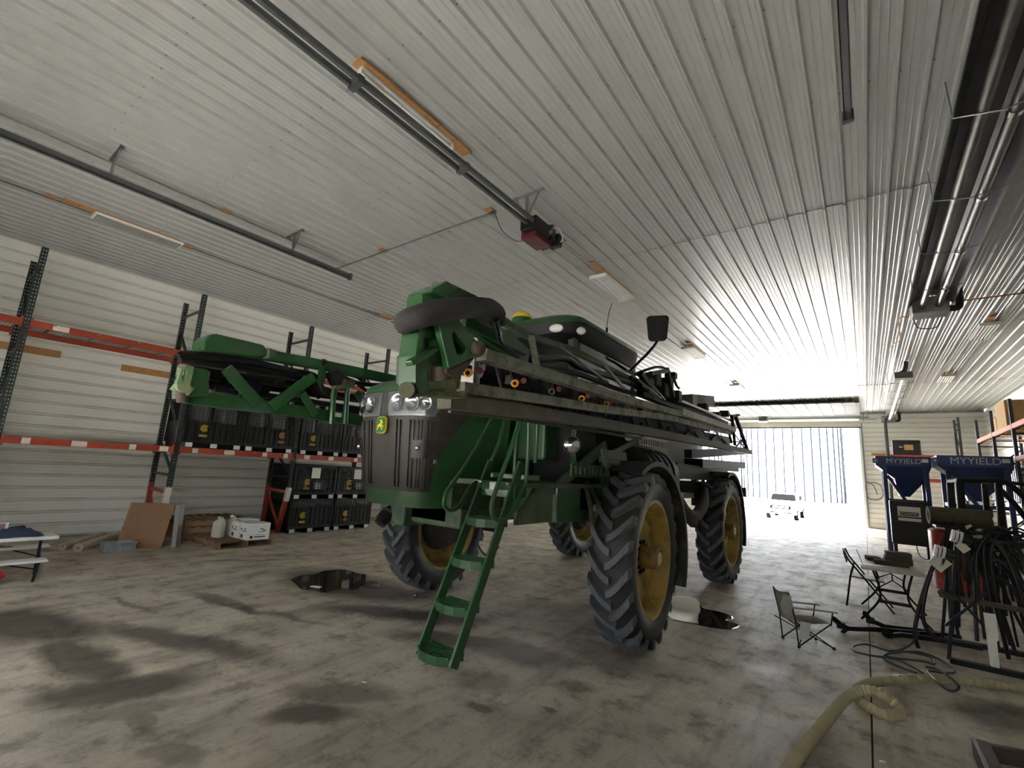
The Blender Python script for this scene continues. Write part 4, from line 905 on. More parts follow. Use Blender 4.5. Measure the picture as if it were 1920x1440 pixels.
# bulk crates
CRB = mat('crate_black', (19, 19, 21), 0.42, var=0.15); KEG = mat('grey_drum', (104, 104, 106), 0.35, 0.3, var=0.15); YPR = mat('yellow_print', (150, 126, 30), 0.6); BPR = mat('brown_label', (140, 88, 62), 0.6)
FEETL = mat('pale_foot_label', (206, 208, 208), 0.5, var=0.15, scale=20)
def crate(loc, w, h, label, group, printm, paper=None, low=.45, drums=2):
    """front looks +X; w along Y, 1.1 deep"""
    t = thing('bulk_crate', loc, label, 'crate', group); X, Y, Z = loc; d = 1.08
    C = lambda mb, n, m, **k: mb.build(n, m, t, **k)
    b = MB()
    for y in (-.44, 0, .44): b.bb((X - d, Y + y * w / 1.1 - .07, Z), (X, Y + y * w / 1.1 + .07, Z + .1))
    b.bb((X - d, Y - w / 2, Z + .1), (X, Y + w / 2, Z + .15)); C(b, 'crate_base', CRB)
    for y in (-.44, 0, .44): C(MB().bb((X, Y + y * w / 1.1 - .06, Z + .012), (X + .004, Y + y * w / 1.1 + .06, Z + .095)), 'foot_label', FEETL)
    b = MB()
    for yy in (-w / 2, w / 2 - .05):
        for xx in (-d, -.05): b.bb((X + xx, Y + yy, Z + .15), (X + xx + .05, Y + yy + .05, Z + h))
    for xx in (-d, -.04): b.bb((X + xx, Y - w / 2, Z + h - .05), (X + xx + .04, Y + w / 2, Z + h))
    for yy in (-w / 2, w / 2 - .04): b.bb((X - d, Y + yy, Z + h - .05), (X, Y + yy + .04, Z + h))
    C(b, 'crate_frame', CRB)
    zl = Z + .15 + (h - .15) * low
    pn = MB().bb((X - .035, Y - w / 2 + .05, Z + .15), (X - .02, Y + w / 2 - .05, zl))
    for k in range(9): y = Y - w / 2 + .09 + (w - .18) * k / 8; pn.bb((X - .02, y - .012, Z + .16), (X - .004, y + .012, zl))
    pn = C(pn, 'crate_panel', CRB)
    for xx, yy, wx, wy in ((-d, 0, .015, w),): C(MB().bb((X - d, Y - w / 2, Z + .15), (X - d + .015, Y + w / 2, Z + h)), 'crate_panel', CRB)
    for sy in (-1, 1):
        b = MB(); y = Y + sy * (w / 2 - .02)
        for k in range(9): x = X - d + .05 + (d - .1) * k / 8; b.bb((x - .008, y - .008, Z + .15), (x + .008, y + .008, Z + h - .05))
        b.bb((X - d, y - .006, Z + .15), (X, y + .006, zl)); C(b, 'crate_side', CRB)
    b = MB()
    for k in range(15): y = Y - w / 2 + .06 + (w - .12) * k / 14; b.bb((X - .022, y - .005, zl), (X - .008, y + .005, Z + h - .05))
    nn = 6
    for k in range(nn): z = zl + (Z + h - .05 - zl) * (k + .5) / nn; b.bb((X - .024, Y - w / 2 + .05, z - .005), (X - .010, Y + w / 2 - .05, z + .005))
    C(b, 'crate_grid', mat('crate_grid_bars', (58, 58, 60), 0.4))
    for k in range(drums):
        yy = Y + (k - (drums - 1) / 2) * w * .46; z0 = Z + .15; hh = h - .2
        prof = [(0, .0), (0, .2), (hh * .5, .2)] + [(hh * (.5 + .06 * q), .21 if q % 2 else .195) for q in range(6)] + [(hh * .88, .19), (hh * .92, .12), (hh * .98, .1), (hh * .98, 0)]
        C(MB().lathe(prof, (X - .32, yy, z0), (0, 0, 1), 20), 'drum', KEG, smooth=40)
    yy = Y + (-.2 if printm is YPR else .22) * w
    MB().bb((X - .02, yy - .075, Z + .22), (X - .0025, yy + .075, Z + .22 + .05)).build('crate_print', printm, pn); MB().prism([(-.07, 0), (-.02, -.04), (.07, -.02), (.05, .05), (.08, .09), (.0, .11), (-.06, .08)], .018, (X - .012, yy, Z + .36), (0, 1, 0), (0, 0, 1)).build('crate_print', printm, pn)
    if paper:
        C(MB().bb((X - .008, Y + paper[0] - .11, Z + h * .62), (X - .003, Y + paper[0] + .11, Z + h * .62 + .26)), 'paper_notice', mat('paper', (224, 226, 214), 0.7, var=0.05, scale=30))
        C(MB().bb((X - .30 + .175, Y + paper[0] + .06, Z + h * .28), (X - .122, Y + paper[0] + .24, Z + h * .28 + .16)), 'drum_label', WHITE_P)
    return t
ZS = 1.735 + .057
crate((RXF + .02, 3.92, ZS), 1.1, .98, 'black mesh crate with yellow print on the rack, nearest the leaning board', 'black crates on the rack', YPR)
crate((RXF + .02, 5.04, ZS), 1.1, .98, 'black mesh crate with brown label on the rack, above the white boxes', 'black crates on the rack', BPR)
crate((RXF + .02, 6.26, ZS), 1.08, .98, 'black mesh crate with yellow print on the rack, above the crate with the greenish notice', 'black crates on the rack', YPR)
crate((RXF + .02, 7.38, ZS), 1.08, .98, 'black mesh crate with brown label on the rack, half hidden by the grille', 'black crates on the rack', BPR)
crate((RXF + .02, 6.26, 0), 1.1, .76, 'lower black crate on the floor with yellow print, nearest the orange rack leg', 'black crates on the floor', YPR, low=.7, drums=1)
crate((RXF + .02, 6.26, .765), 1.1, .78, 'upper black crate on the floor stack, greenish paper notice on its front', 'black crates on the floor', YPR, paper=(-.02, 0), low=.12)
crate((RXF + .02, 7.39, 0), 1.1, .76, 'lower black crate on the floor, right-hand stack beside the grille', 'black crates on the floor', YPR, low=.7, drums=1)
crate((RXF + .02, 7.39, .765), 1.1, .78, 'upper black crate of the right-hand floor stack, white paper notice on its front', 'black crates on the floor', YPR, paper=(.02, 0), low=.12)
# boards screwed to the wall
for k, (ya, yb, z) in enumerate(((.25, 1.62, 3.38), (2.55, 3.45, 3.33))):
    tag(MB().bb((XL + .02, ya, z - .065), (XL + .06, yb, z + .065)).build('wall_board', WOOD, bevel=.004), ('raw lumber board on the white wall behind the nearest rack post', 'raw lumber board on the white wall under the upper orange beam end')[k], 'board', 'boards on the left wall')
# pallets
def pallet(loc, label, group, rz=0, m=WOOD_D, w=1.2, d=1.0, sheet=False):
    t = thing('pallet', loc, label, 'pallet', group); t.rotation_euler.z = rz; o = Vector(loc)
    C = lambda mb, n, mm: mb.build(n, mm, t)
    for y in (-d / 2 + .03, 0, d / 2 - .03): C(MB().bb(o + Vector((-w / 2, y - .025, .018)), o + Vector((w / 2, y + .025, .11))), 'stringer', m)
    for k in range(7): x = -w / 2 + .05 + (w - .1) * k / 6; C(MB().bb(o + Vector((x - .05, -d / 2, .11)), o + Vector((x + .05, d / 2, .128))), 'deck_board', m)
    for x in (-w / 2 + .05, 0, w / 2 - .05): C(MB().bb(o + Vector((x - .05, -d / 2, 0)), o + Vector((x + .05, d / 2, .018))), 'bottom_board', m)
    if sheet: C(MB().bb(o + Vector((-w / 2 + .02, -d / 2 + .02, .128)), o + Vector((w / 2 - .02, d / 2 - .02, .136))), 'plywood_sheet', WOOD_D)
    return t
pallet((-9.98, 4.35, 0), 'weathered pallet on the floor carrying the white boxes and jugs', 'pallets', .0, WOOD_D, 1.15, 1.02, True)
for k in range(3):
    pallet((-11.07, 4.25, k * .13), ('bottom pallet of the dark stack under the rack', 'middle pallet of the dark stack under the rack', 'top pallet of the dark stack under the rack')[k], 'stacked pallets under the rack', R_(90), mat('dark_pallet_wood', (156, 126, 94), 0.85, var=0.3, dirt=(60, 46, 34), dirt_amt=0.5), 1.15, 1.0)
# jugs
def jug(loc, label, rz):
    o = Vector(loc); t = thing('plastic_jug', loc, label, 'jug', 'jugs on the pallet'); t.rotation_euler.z = rz
    m = mat('milky_jug', (206, 202, 186), 0.45, var=0.08)
    rings = []
    for z, k, r in ((0, .94, .05), (.02, 1, .05), (.24, 1, .05), (.28, .92, .05), (.31, .6, .05), (.33, .35, .03), (.345, .33, .03)):
        hw, hd = .105 * k, .085 * k; r = min(r, hw * .9, hd * .9)
        rings.append([p + o for p in rr(-hw, hw, -hd, hd, z, r, 3)])
    MB().loft(rings).build('jug_body', m, t, smooth=40); MB().cyl(o + Vector((-.03, 0, .335)), o + Vector((-.03, 0, .375)), .03, 12).build('jug_cap', WHITE_P, t); MB().tube(smoothpath([o + Vector((-.0, 0, .34)), o + Vector((.05, 0, .36)), o + Vector((.09, 0, .32)), o + Vector((.1, 0, .25))]), .014, 7).build('jug_handle', m, t, smooth=50)
jug((-9.98, 4.05, .136), 'milky white jug on the pallet, the one farther from the boxes', .4); jug((-10.12, 4.33, .136), 'milky white jug on the pallet right beside the white boxes', .2)
# white cartons with print
INK = mat('black_print', (40, 40, 44), 0.6); BOXW = mat('white_carton', (226, 226, 222), 0.65, var=0.04)
def carton(loc, size, rz, label, nm='white_carton', pr=True):
    o = Vector(loc); t = thing(nm, loc, label, 'box', 'white boxes on the pallet'); t.rotation_euler.z = rz; sx, sy, sz = size
    MB().bb(o + Vector((-sx / 2, -sy / 2, 0)), o + Vector((sx / 2, sy / 2, sz))).build('carton_body', BOXW, t, bevel=.004)
    MB().bb(o + Vector((-sx / 2, -.003, sz)), o + Vector((sx / 2, .003, sz + .002))).build('lid_seam', WHITE_P, t)
    if pr:
        for a, b_ in (((-.13, .06, .03), (-.09, .10, .03)),): pass
        for (y0, y1, z0, z1) in ((-.15, -.1, .03, .08), (-.07, .13, .045, .065), (-.07, .1, .09, .096), (.02, .08, .19, .205), (.06, .13, .165, .18), (.0, .12, .14, .15)):
            MB().bb(o + Vector((sx / 2, y0, z0)), o + Vector((sx / 2 + .002, y1, z1))).build('carton_print', INK, t)
        for (x0, x1, z0, z1) in ((-.1, -.02, .03, .09), (.02, .08, .19, .21), (-.05, .1, .15, .165), (-.12, -.08, .17, .2)):
            MB().bb(o + Vector((x0, -sy / 2 - .002, z0)), o + Vector((x1, -sy / 2, z1))).build('carton_print', INK, t)
    return t
carton((-9.48, 4.50, .136), (.30, .42, .3), R_(0), 'largest white printed carton, at the front edge of the pallet')
carton((-9.80, 4.46, .136), (.30, .40, .29), R_(0), 'white printed carton in the middle of the pallet row'); carton((-10.14, 4.64, .136), (.28, .34, .3), R_(0), 'white carton at the back of the pallet row, half hidden behind its neighbours')
# leaning boards against the rack leg
bl = [onz(240, 1019), onz(297, 1031)]
def leaning(p0, p1, h, lean, th, name, label, m, edge=None):
    t = (p1 - p0).normalized(); away = Vector((t.y, -t.x, 0));
    if away.x > 0: away = -away
    u = (Vector((0, 0, 1)) * math.cos(lean) + away * math.sin(lean)); n = t.cross(u)
    q = [p0, p1, p1 + u * h, p0 + u * h]; b = MB(); hv = n.normalized() * th / 2
    lift = Vector((0, 0, abs(hv.z)))
    b.add([p + hv + lift for p in q] + [p - hv + lift for p in q], [(0, 1, 2, 3), (7, 6, 5, 4)] + [(i, i + 4, (i + 1) % 4 + 4, (i + 1) % 4) for i in range(4)])
    return tag(b.build(name, m, bevel=.006), label, 'board', 'boards leaning on the rack')
leaning(Vector((-10.42, 2.62, 0)), Vector((-10.02, 3.18, 0)), .80, .38, .02, 'hardboard_sheet', 'brown hardboard sheet leaning against the white-wrapped rack leg', mat('hardboard', (150, 112, 80), 0.7, var=0.12, scale=12))
leaning(Vector((-10.02, 3.36, 0)), Vector((-10.40, 3.56, 0)), .74, .06, .07, 'foam_slab', 'grey foam panel with black edge leaning behind the brown hardboard', mat('grey_panel', (150, 150, 148), 0.7))
# rolled carpets, clear bin
for k, (a, c, r, lb) in enumerate((((-10.33, 2.12, .07), (-11.55, 2.95, .07), .07, 'tan rolled carpet on the floor nearer the clear bin'), ((-10.62, 1.98, .06), (-11.7, 2.72, .06), .06, 'tan rolled carpet on the floor nearer the wall'))):
    b = MB(); a, c = Vector(a), Vector(c); d, sd, u = _ortho(c - a); L_ = (c - a).length
    b.lathe([(0, .018), (0, r * .55), (.004, r * .55), (.004, r * .62), (0, r * .62), (0, r), (L_, r), (L_, .018), (0, .018)], a, d, 20)
    tag(b.build('carpet_roll', mat('tan_carpet', (214, 204, 182), 0.9, var=0.12, scale=30), smooth=40), lb, 'carpet', 'rolled carpets by the wall')
bx = thing('storage_bin', (-10.15, 2.58, 0), 'clear shallow plastic bin on the floor beside the hardboard', 'bin')
CP = mat('clear_bin_plastic', (200, 210, 216), 0.2, var=0.08, alpha=0.32); b = MB(); x0, x1, y0, y1 = -10.28, -10.0, 2.38, 2.8
for q in (((x0, y0, .0), (x1, y1, .01)), ((x0, y0, 0), (x0 + .008, y1, .14)), ((x1 - .008, y0, 0), (x1, y1, .14)), ((x0, y0, 0), (x1, y0 + .008, .14)), ((x0, y1 - .008, 0), (x1, y1, .14))): b.bb(*q)
b.build('bin_body', CP, bx); MB().bb((x0 - .015, y0 - .015, .13), (x1 + .015, y0 + .012, .15)).bb((x0 - .015, y1 - .012, .13), (x1 + .015, y1 + .015, .15)).bb((x0 - .015, y0, .13), (x0 + .012, y1, .15)).bb((x1 - .012, y0, .13), (x1 + .015, y1, .15)).build('bin_rim', CP, bx)
MB().box((-10.16, 2.5, .06), (.12, .14, .1)).box((-10.1, 2.68, .05), (.1, .12, .08)).build('bin_contents', mat('bin_contents', (120, 128, 134), 0.6), bx)
# child's picnic table
pt = thing('picnic_table', (-8.85, .8, 0), 'small white folding picnic table with attached benches and black legs', 'table')
T = lambda mb, n, m, **k: mb.build(n, m, pt, **k)
T(MB().bb((-9.14, -.2, .475), (-8.62, 1.56, .52)), 'table_top', WHITE_P, bevel=.015)
T(MB().bb((-8.60, -.2, .235), (-8.38, 1.46, .265)), 'bench', WHITE_P, bevel=.012); T(MB().bb((-9.46, -.2, .275), (-9.24, 1.60, .305)), 'bench', WHITE_P, bevel=.012)
for y in (1.40, .1):
    T(MB().tube([(-8.5, y, .24), (-8.42, y - .04, .015), (-9.3, y + .12, .015), (-9.38, y + .1, .28)], .014, 8), 'leg_frame', BLACK_S); T(MB().tube([(-8.72, y, .48), (-8.8, y + .02, .02)], .014, 8), 'leg', BLACK_S); T(MB().tube([(-9.05, y + .05, .48), (-9.0, y + .07, .02)], .014, 8), 'leg', BLACK_S)
    T(MB().tube([(-8.5, y - .02, .14), (-8.5, y - .35, .235)], .009, 6), 'brace', BLACK_S); T(MB().tube([(-9.33, y + .1, .16), (-9.33, y - .2, .28)], .009, 6), 'brace', BLACK_S)
    T(MB().tube([(-8.5, y, .24), (-9.38, y + .1, .28)], .012, 6), 'cross_tube', BLACK_S)
def crumple(loc, size, seed, name, label, m, cat):
    rnd = random.Random(seed); b = MB(); n, k = 16, 14; o = Vector(loc); rings = []
    for i in range(n + 1):
        u = i / n; ring = []
        for j in range(k + 1):
            v = j / k; e = min(1, 5 * u * (1 - u)) * min(1, 5 * v * (1 - v))
            h = size[2] * e * (.35 + .65 * abs(math.sin(u * 7 + seed + 3 * math.sin(v * 5 + seed))) * (.6 + .4 * rnd.random()))
            wv = 1 + .12 * math.sin(seed + v * 9 + u * 4)
            ring.append(o + Vector(((u - .5) * size[0] * wv, (v - .5) * size[1] * (1 + .15 * math.sin(u * 8 + seed)), h + .004)))
        rings.append(ring)
    b.loft(rings, closed=False, caps=False); b.add([p - Vector((0, 0, 0)) for p in [Vector((q.x, q.y, loc[2] + .001)) for r_ in rings for q in r_]], [tuple((i * (k + 1) + j, (i + 1) * (k + 1) + j, (i + 1) * (k + 1) + j + 1, i * (k + 1) + j + 1)) for i in range(n) for j in range(k)])
    return tag(b.build(name, m, smooth=60), label, cat)
crumple((-8.84, 1.16, .52), (.36, .46, .12), 2, 'jacket', 'crumpled dark blue jacket on the white picnic table', mat('navy_cloth', (52, 62, 84), 0.9, var=0.4, scale=9), 'jacket')
crumple((-8.88, .55, .52), (.40, .42, .09), 5, 'scarf', 'dark green cloth heap on the picnic table at the frame edge', mat('green_cloth', (58, 82, 72), 0.9, var=0.4, scale=9), 'cloth')
crumple((-9.37, .9, .305), (.12, .6, .05), 8, 'rag', 'grey rag lying along the far bench', mat('grey_cloth', (120, 122, 126), 0.9, var=0.3, scale=9), 'cloth')
pf = thing('picture_frame', (-9.16, .75, .52), 'white framed pinkish picture standing at the back of the picnic table top', 'picture')
MB().bb((-9.135, .30, .521), (-9.115, 1.12, .66)).build('frame', WHITE_P, pf, bevel=.005); MB().bb((-9.116, .33, .535), (-9.112, 1.09, .645)).build('print', mat('faded_print', (150, 112, 116), 0.6, var=0.2, scale=6), pf)
b = MB(); rings = []; a, c = Vector((-8.78, .86, .07)), Vector((-8.66, 1.14, .075))
b.tube([a, a + (c - a) * .08, a + (c - a) * .25, a + (c - a) * .55, a + (c - a) * .9, c], [.01, .038, .05, .055, .05, .02], 14); rd = thing('insulated_bottle', (-8.72, 1.0, 0), 'red bottle lying on the floor under the picnic bench', 'bottle'); b.build('bottle_body', mat('red_bottle', (190, 30, 52), 0.4, var=0.1), rd, smooth=50)
MB().tube([a + (c - a) * .62, a + (c - a) * .68], [.057, .057], 14).build('bottle_band', mat('pink_band', (214, 120, 130), 0.5), rd, smooth=50)
# IBC totes far along the left wall (seen beneath the sprayer)
def tote(loc, label, group, liquid=(206, 214, 216)):
    t = thing('liquid_tote', loc, label, 'tote', group); X, Y, Z = loc; w = 1.05
    C = lambda mb, n, m, **k: mb.build(n, m, t, **k)
    C(MB().bb((X - w / 2 + .03, Y - w / 2 + .03, Z + .16), (X + w / 2 - .03, Y + w / 2 - .03, Z + 1.08)), 'tank', mat('tote_tank_%d' % liquid[0], liquid, 0.4, var=0.05), bevel=.05)
    b = MB()
    for k in range(6):
        q = -w / 2 + w * k / 5
        for s in (-1, 1): b.cyl((X + q, Y + s * w / 2, Z + .14), (X + q, Y + s * w / 2, Z + 1.12), .012, 6); b.cyl((X + s * w / 2, Y + q, Z + .14), (X + s * w / 2, Y + q, Z + 1.12), .012, 6)
    for z in (.2, .5, .8, 1.1): b.tube([(X - w / 2, Y - w / 2, Z + z), (X + w / 2, Y - w / 2, Z + z), (X + w / 2, Y + w / 2, Z + z), (X - w / 2, Y + w / 2, Z + z)], .012, 6, closed=True)
    C(b, 'cage', STEEL); b = MB()
    for x in (-.4, 0, .4): b.bb((X + x - .06, Y - w / 2, Z), (X + x + .06, Y + w / 2, Z + .14))
    C(b, 'tote_base', WHITE_P); C(MB().cyl((X + w / 2, Y, Z + .22), (X + w / 2 + .08, Y, Z + .22), .05, 10), 'valve', BLACK)
tote((-9.9, 12.9, 0), 'white liquid tote far by the left wall, nearest of the row under the sprayer', 'totes along the left wall'); tote((-9.9, 14.15, 0), 'cream liquid tote in the middle of the far row under the sprayer', 'totes along the left wall', (200, 196, 172)); tote((-9.9, 15.4, 0), 'farthest liquid tote of the row under the sprayer', 'totes along the left wall', (198, 200, 186))

# ================================================================== CEILING FITTINGS
def bracket(mb, x, y, zr):
    mb.bb((x - .25, y - .02, ZC - .03), (x + .25, y + .02, ZC)); mb.bar((x - .02, y, ZC - .02), (x, y, zr), .03, .04); mb.bar((x + .18, y, ZC - .02), (x + .0, y, zr), .012, .03)
# door tracks of the overhead door behind the camera
for k, (x, y1, ys, lb) in enumerate(((-7.38, 4.53, (-.2, 1.05, 3.42), 'long galvanised door track hanging from the ceiling near the left rack'), (.08, 4.66, (-.3, 1.6, 3.2), 'galvanised door track end hanging from the ceiling top right'))):
    t = thing('door_track', (x, y1, 5.03), lb, 'track', 'overhead door tracks')
    MB().bb((x - .03, -1.5, 5.02), (x + .03, y1, 5.03)).bb((x - .03, -1.5, 5.02), (x - .022, y1, 5.1)).bb((x + .022, -1.5, 5.02), (x + .03, y1, 5.1)).build('track_channel', DSTEEL, t)
    for y in ys: b = MB(); bracket(b, x, y, 5.1); b.build('track_hanger', STEEL, t)
    MB().bb((x - .045, y1 - .02, 5.0), (x + .045, y1 + .01, 5.12)).build('end_stop', DSTEEL, t)
oprn = thing('door_opener', (-3.46, 4.9, 4.86), 'dark red overhead door opener at the end of its twin ceiling rail', 'door opener')
for dx in (-.055, .055): MB().bb((-3.4 + dx - .02, -1.55, 5.02), (-3.4 + dx + .02, 4.75, 5.07)).build('opener_rail', DSTEEL, oprn)
for y in (1.9, 3.3): MB().bb((-3.48, y - .03, 5.0), (-3.32, y + .03, 5.08)).build('rail_clip', DSTEEL, oprn)
b = MB(); bracket(b, -3.4, 4.55, 5.06); b.bar((-3.6, 4.55, ZC - .03), (-3.42, 4.55, 5.08), .012, .03); b.build('opener_hanger', STEEL, oprn)
MB().bb((-3.62, 4.72, 4.88), (-3.36, 5.12, 5.0)).build('opener_body', mat('maroon_housing', (96, 26, 36), 0.4, var=0.08), oprn, bevel=.015); MB().bb((-3.56, 4.62, 4.95), (-3.30, 4.95, 5.12)).build('opener_motor_mount', BLACK, oprn, bevel=.01)
MB().lathe([(-.03, .02), (-.03, .11), (.03, .11), (.03, .02)], (-3.32, 5.05, 5.06), (1, .3, 0), 18).build('drive_pulley', BLACK, oprn, smooth=30); MB().bb((-3.42, 5.14, 4.9), (-3.26, 5.24, 5.08)).build('control_box', BLACK, oprn, bevel=.008); MB().tube(smoothpath([(-3.3, 5.0, 5.1), (-3.24, 5.1, 5.12), (-3.22, 5.18, 5.0), (-3.3, 5.2, 4.95)]), .008, 5).build('opener_cable', WHITE_P, oprn)
MB().bb((-3.50, 5.08, 4.84), (-3.36, 5.2, 4.87)).build('opener_lamp', CHROME, oprn)
def fixture(x, y0, y1, lb, kind, w=.14, board=None, lens=True):
    t = thing('light_fixture', (x, (y0 + y1) / 2, ZC - .1), lb, 'light', 'unlit ceiling lights')
    if board: MB().bb((x - .07 + board[2], board[0], ZC - .045), (x + .07 + board[2], board[1], ZC - .02)).build('mount_board', WOOD, t)
    b = MB().bb((x - w / 2, y0, ZC - .08), (x + w / 2, y1, ZC - .045)); b.build('fixture_body', WHITE_W, t, bevel=.006)
    if kind == 'wrap': MB().bb((x - w / 2 + .03, y0 + .03, ZC - .1), (x + w / 2 - .03, y1 - .03, ZC - .078)).build('diffuser', mat('dull_diffuser', (150, 150, 144), 0.4), t, bevel=.008)
    elif kind == 'tubes':
        n = 6
        for k in range(n): xx = x - w / 2 + w * (k + .5) / n; MB().cyl((xx, y0 + .02, ZC - .098), (xx, y1 - .02, ZC - .098), .0125, 8).build('lamp_tube', WHITE_W, t, smooth=40)
        for y in (y0, y1 - .03): MB().bb((x - w / 2, y, ZC - .11), (x + w / 2, y + .03, ZC - .08)).build('lamp_holder', WHITE_W, t)
    else:
        MB().cyl((x, y0 + .03, ZC - .1), (x, y1 - .03, ZC - .1), .016, 8).build('lamp_tube', WHITE_W, t, smooth=40)
        for y in (y0, y1 - .04): MB().bb((x - .03, y, ZC - .12), (x + .03, y + .04, ZC - .08)).build('lamp_holder', WHITE_W, t)
fixture(-9.62, 1.27, 2.49, 'unlit white wraparound light on a lumber board above the left rack', 'wrap', .30, (.9, 2.4, .08))
fixture(-3.55, 2.0, 3.24, 'unlit bare tube light beside the door opener rail', 'strip', .08, (1.95, 3.47, .02))
fixture(-3.72, 7.25, 8.57, 'unlit six tube light just beyond the red door opener', 'tubes', .34, (6.75, 8.5, .12))
fixture(-3.72, 12.75, 14.0, 'unlit six tube light above the mirror of the sprayer', 'tubes', .34, (12.4, 13.9, .12))
fixture(-3.72, 18.6, 19.8, 'unlit ceiling light farthest along, near the bright doorway', 'tubes', .34, (18.2, 19.7, .12))
fixture(2.32, 13.4, 14.7, 'unlit six tube light beside the copper pipe on the right', 'tubes', .34, (13.0, 14.5, -.02))
fixture(2.25, 19.0, 20.2, 'unlit ceiling light above the blue hoppers', 'tubes', .34, (18.7, 20.0, 0))
fixture(-9.62, 7.2, 8.4, 'unlit ceiling light on a lumber board behind the boom hinge', 'wrap', .18, (6.75, 8.3, .08))
# conduits with boxes
cd = thing('cross_conduit', (-6, 4.57, ZC - .1), 'thin grey conduit crossing the ceiling to the door opener', 'conduit')
MB().tube([(-8.0, 4.57, ZC - .05), (-4.1, 4.58, ZC - .06)], .013, 8).build('conduit_pipe', STEEL, cd, smooth=40)
for x in (-6.53, -4.08): MB().bb((x - .06, 4.5, ZC - .045), (x + .06, 4.64, ZC - .02)).build('wood_block', WOOD, cd)
MB().cyl((-4.05, 4.6, ZC - .1), (-4.05, 4.6, ZC - .045), .045, 12).build('junction_box', STEEL, cd); MB().tube(smoothpath([(-4.0, 4.6, ZC - .11), (-3.92, 4.68, 5.08), (-3.75, 4.8, 4.93), (-3.6, 4.85, 4.95)]), .008, 6).build('power_cord', DSTEEL, cd, smooth=40)
for x, ya, yb, lb in ((-9.62, -1.5, 1.25, 'dark conduit on the ceiling running to the light over the left rack'), (-9.62, 2.5, 7.2, 'conduit along the ceiling between the two lights over the left rack'), (-7.62, -1.5, 4.6, 'thin conduit along the ceiling beside the long door track'), (-3.64, 5.72, 7.2, 'white conduit from the door opener to the six tube light'), (-3.68, 8.6, 12.7, 'conduit between the two six tube lights over the cab'), (2.36, 6.0, 13.4, 'conduit along the ceiling right of the tube heater'), (2.34, 14.7, 19.0, 'conduit between the two lights on the right')):
    t = thing('ceiling_conduit', (x, (ya + yb) / 2, ZC - .05), lb, 'conduit', 'ceiling conduits'); MB().tube([(x, ya, ZC - .04), (x, yb, ZC - .045)], .011, 6).build('conduit_pipe', STEEL if x != -9.62 else DSTEEL, t)
    yb_ = ya + .1 if ya > 0 else (ya + yb) / 2 + .9; MB().bb((x - .05, yb_ - .07, ZC - .045), (x + .05, yb_ + .07, ZC - .02)).build('wood_block', WOOD, t)
# radiant tube heaters on the right
def heater(x, y0, y1, lb, w=1.0, rm=None):
    t = thing('tube_heater', (x, y1, 4.85), lb, 'heater', 'tube heaters'); C = lambda mb, n, m, **k: mb.build(n, m, t, **k)
    prof = [(a * w, c) for a, c in [(-.3, -.06), (-.22, .06), (-.08, .14), (.08, .14), (.22, .06), (.3, -.06)]]; b = MB()
    v = [Vector((x + a, y, 5.08 + c)) for y in (y0, y1) for a, c in prof] + [Vector((x + a * .985, y, 5.08 + c - .006)) for y in (y0, y1) for a, c in prof]; k = len(prof)
    b.add(v, [(i, i + 1, i + 1 + k, i + k) for i in range(k - 1)] + [(2 * k + i, 3 * k + i, 3 * k + i + 1, 2 * k + i + 1) for i in range(k - 1)]); C(b, 'reflector_hood', rm or mat('heater_reflector', (120, 120, 122), 0.32, 0.9, var=0.1))
    for dx in ((-.11, .11) if w == 1 else (.04,)): C(MB().cyl((x + dx, y0, 5.03), (x + dx, y1 + .15, 5.03), .05, 14), 'heat_tube', mat('heat_tube_steel', (96, 92, 88), 0.4, 0.8, var=0.2, scale=4) if w == 1 else WHITE_W, smooth=40)
    y = y0 + .6
    while y < y1:
        C(MB().tube([(x - .3, y, 5.02), (x - .32, y, ZC - .02)], .006, 5).tube([(x + .3, y, 5.02), (x + .32, y, ZC - .02)], .006, 5).tube([(x - .3, y, 5.02), (x, y, 4.96), (x + .3, y, 5.02)], .006, 5), 'hanger_wire', STEEL)
        C(MB().lathe([(-.03, .052), (-.03, .06), (.03, .06), (.03, .052)], (x + .11, y + .15, 5.03), (0, 1, 0), 14), 'tube_clamp', CHROME, smooth=30); y += 1.5
    C(MB().bb((x - .25, y1, 4.92), (x + .25, y1 + .45, 5.2)), 'burner_box', mat('burner_grey', (128, 128, 124), 0.45, 0.3), bevel=.01); C(MB().bb((x - .22, y1 + .45, 4.96), (x + .22, y1 + .47, 5.16)), 'burner_panel', WHITE_W)
    C(MB().tube(smoothpath([(x + .18, y1 + .15, 5.0), (x + .36, y1 + .15, 4.98), (x + .4, y1 + .15, 5.1), (x + .4, y1 + .15, ZC - .02)]), .055, 12), 'intake_pipe', BLACK, smooth=40)
    C(MB().tube(smoothpath([(x - .2, y1 + .45, 4.95), (x - .15, y1 + .5, 4.78), (x + .1, y1 + .5, 4.76), (x + .2, y1 + .45, 4.95)]), .01, 6), 'burner_cable', BLACK, smooth=40)
    return t
heater(1.12, -1.5, 10.6, 'long tube heater with polished reflector hanging along the right of the ceiling')
heater(1.05, 17.4, 27.6, 'second tube heater farther along, its end near the back wall', .55, mat('pale_reflector', (196, 194, 190), 0.35, 0.6))
b2 = thing('heater_blower', (1.05, 16.9, 4.95), 'small burner box with black elbow pipe hanging between the two tube heaters', 'heater'); MB().bb((.85, 16.7, 4.9), (1.25, 17.05, 5.08)).build('burner_box', mat('burner_grey', (128, 128, 124), 0.45, 0.3), b2); MB().tube(smoothpath([(.95, 16.85, 5.06), (1.1, 16.85, 5.15), (1.14, 16.85, ZC - .02)]), .05, 12).build('intake_pipe', BLACK, b2, smooth=40)
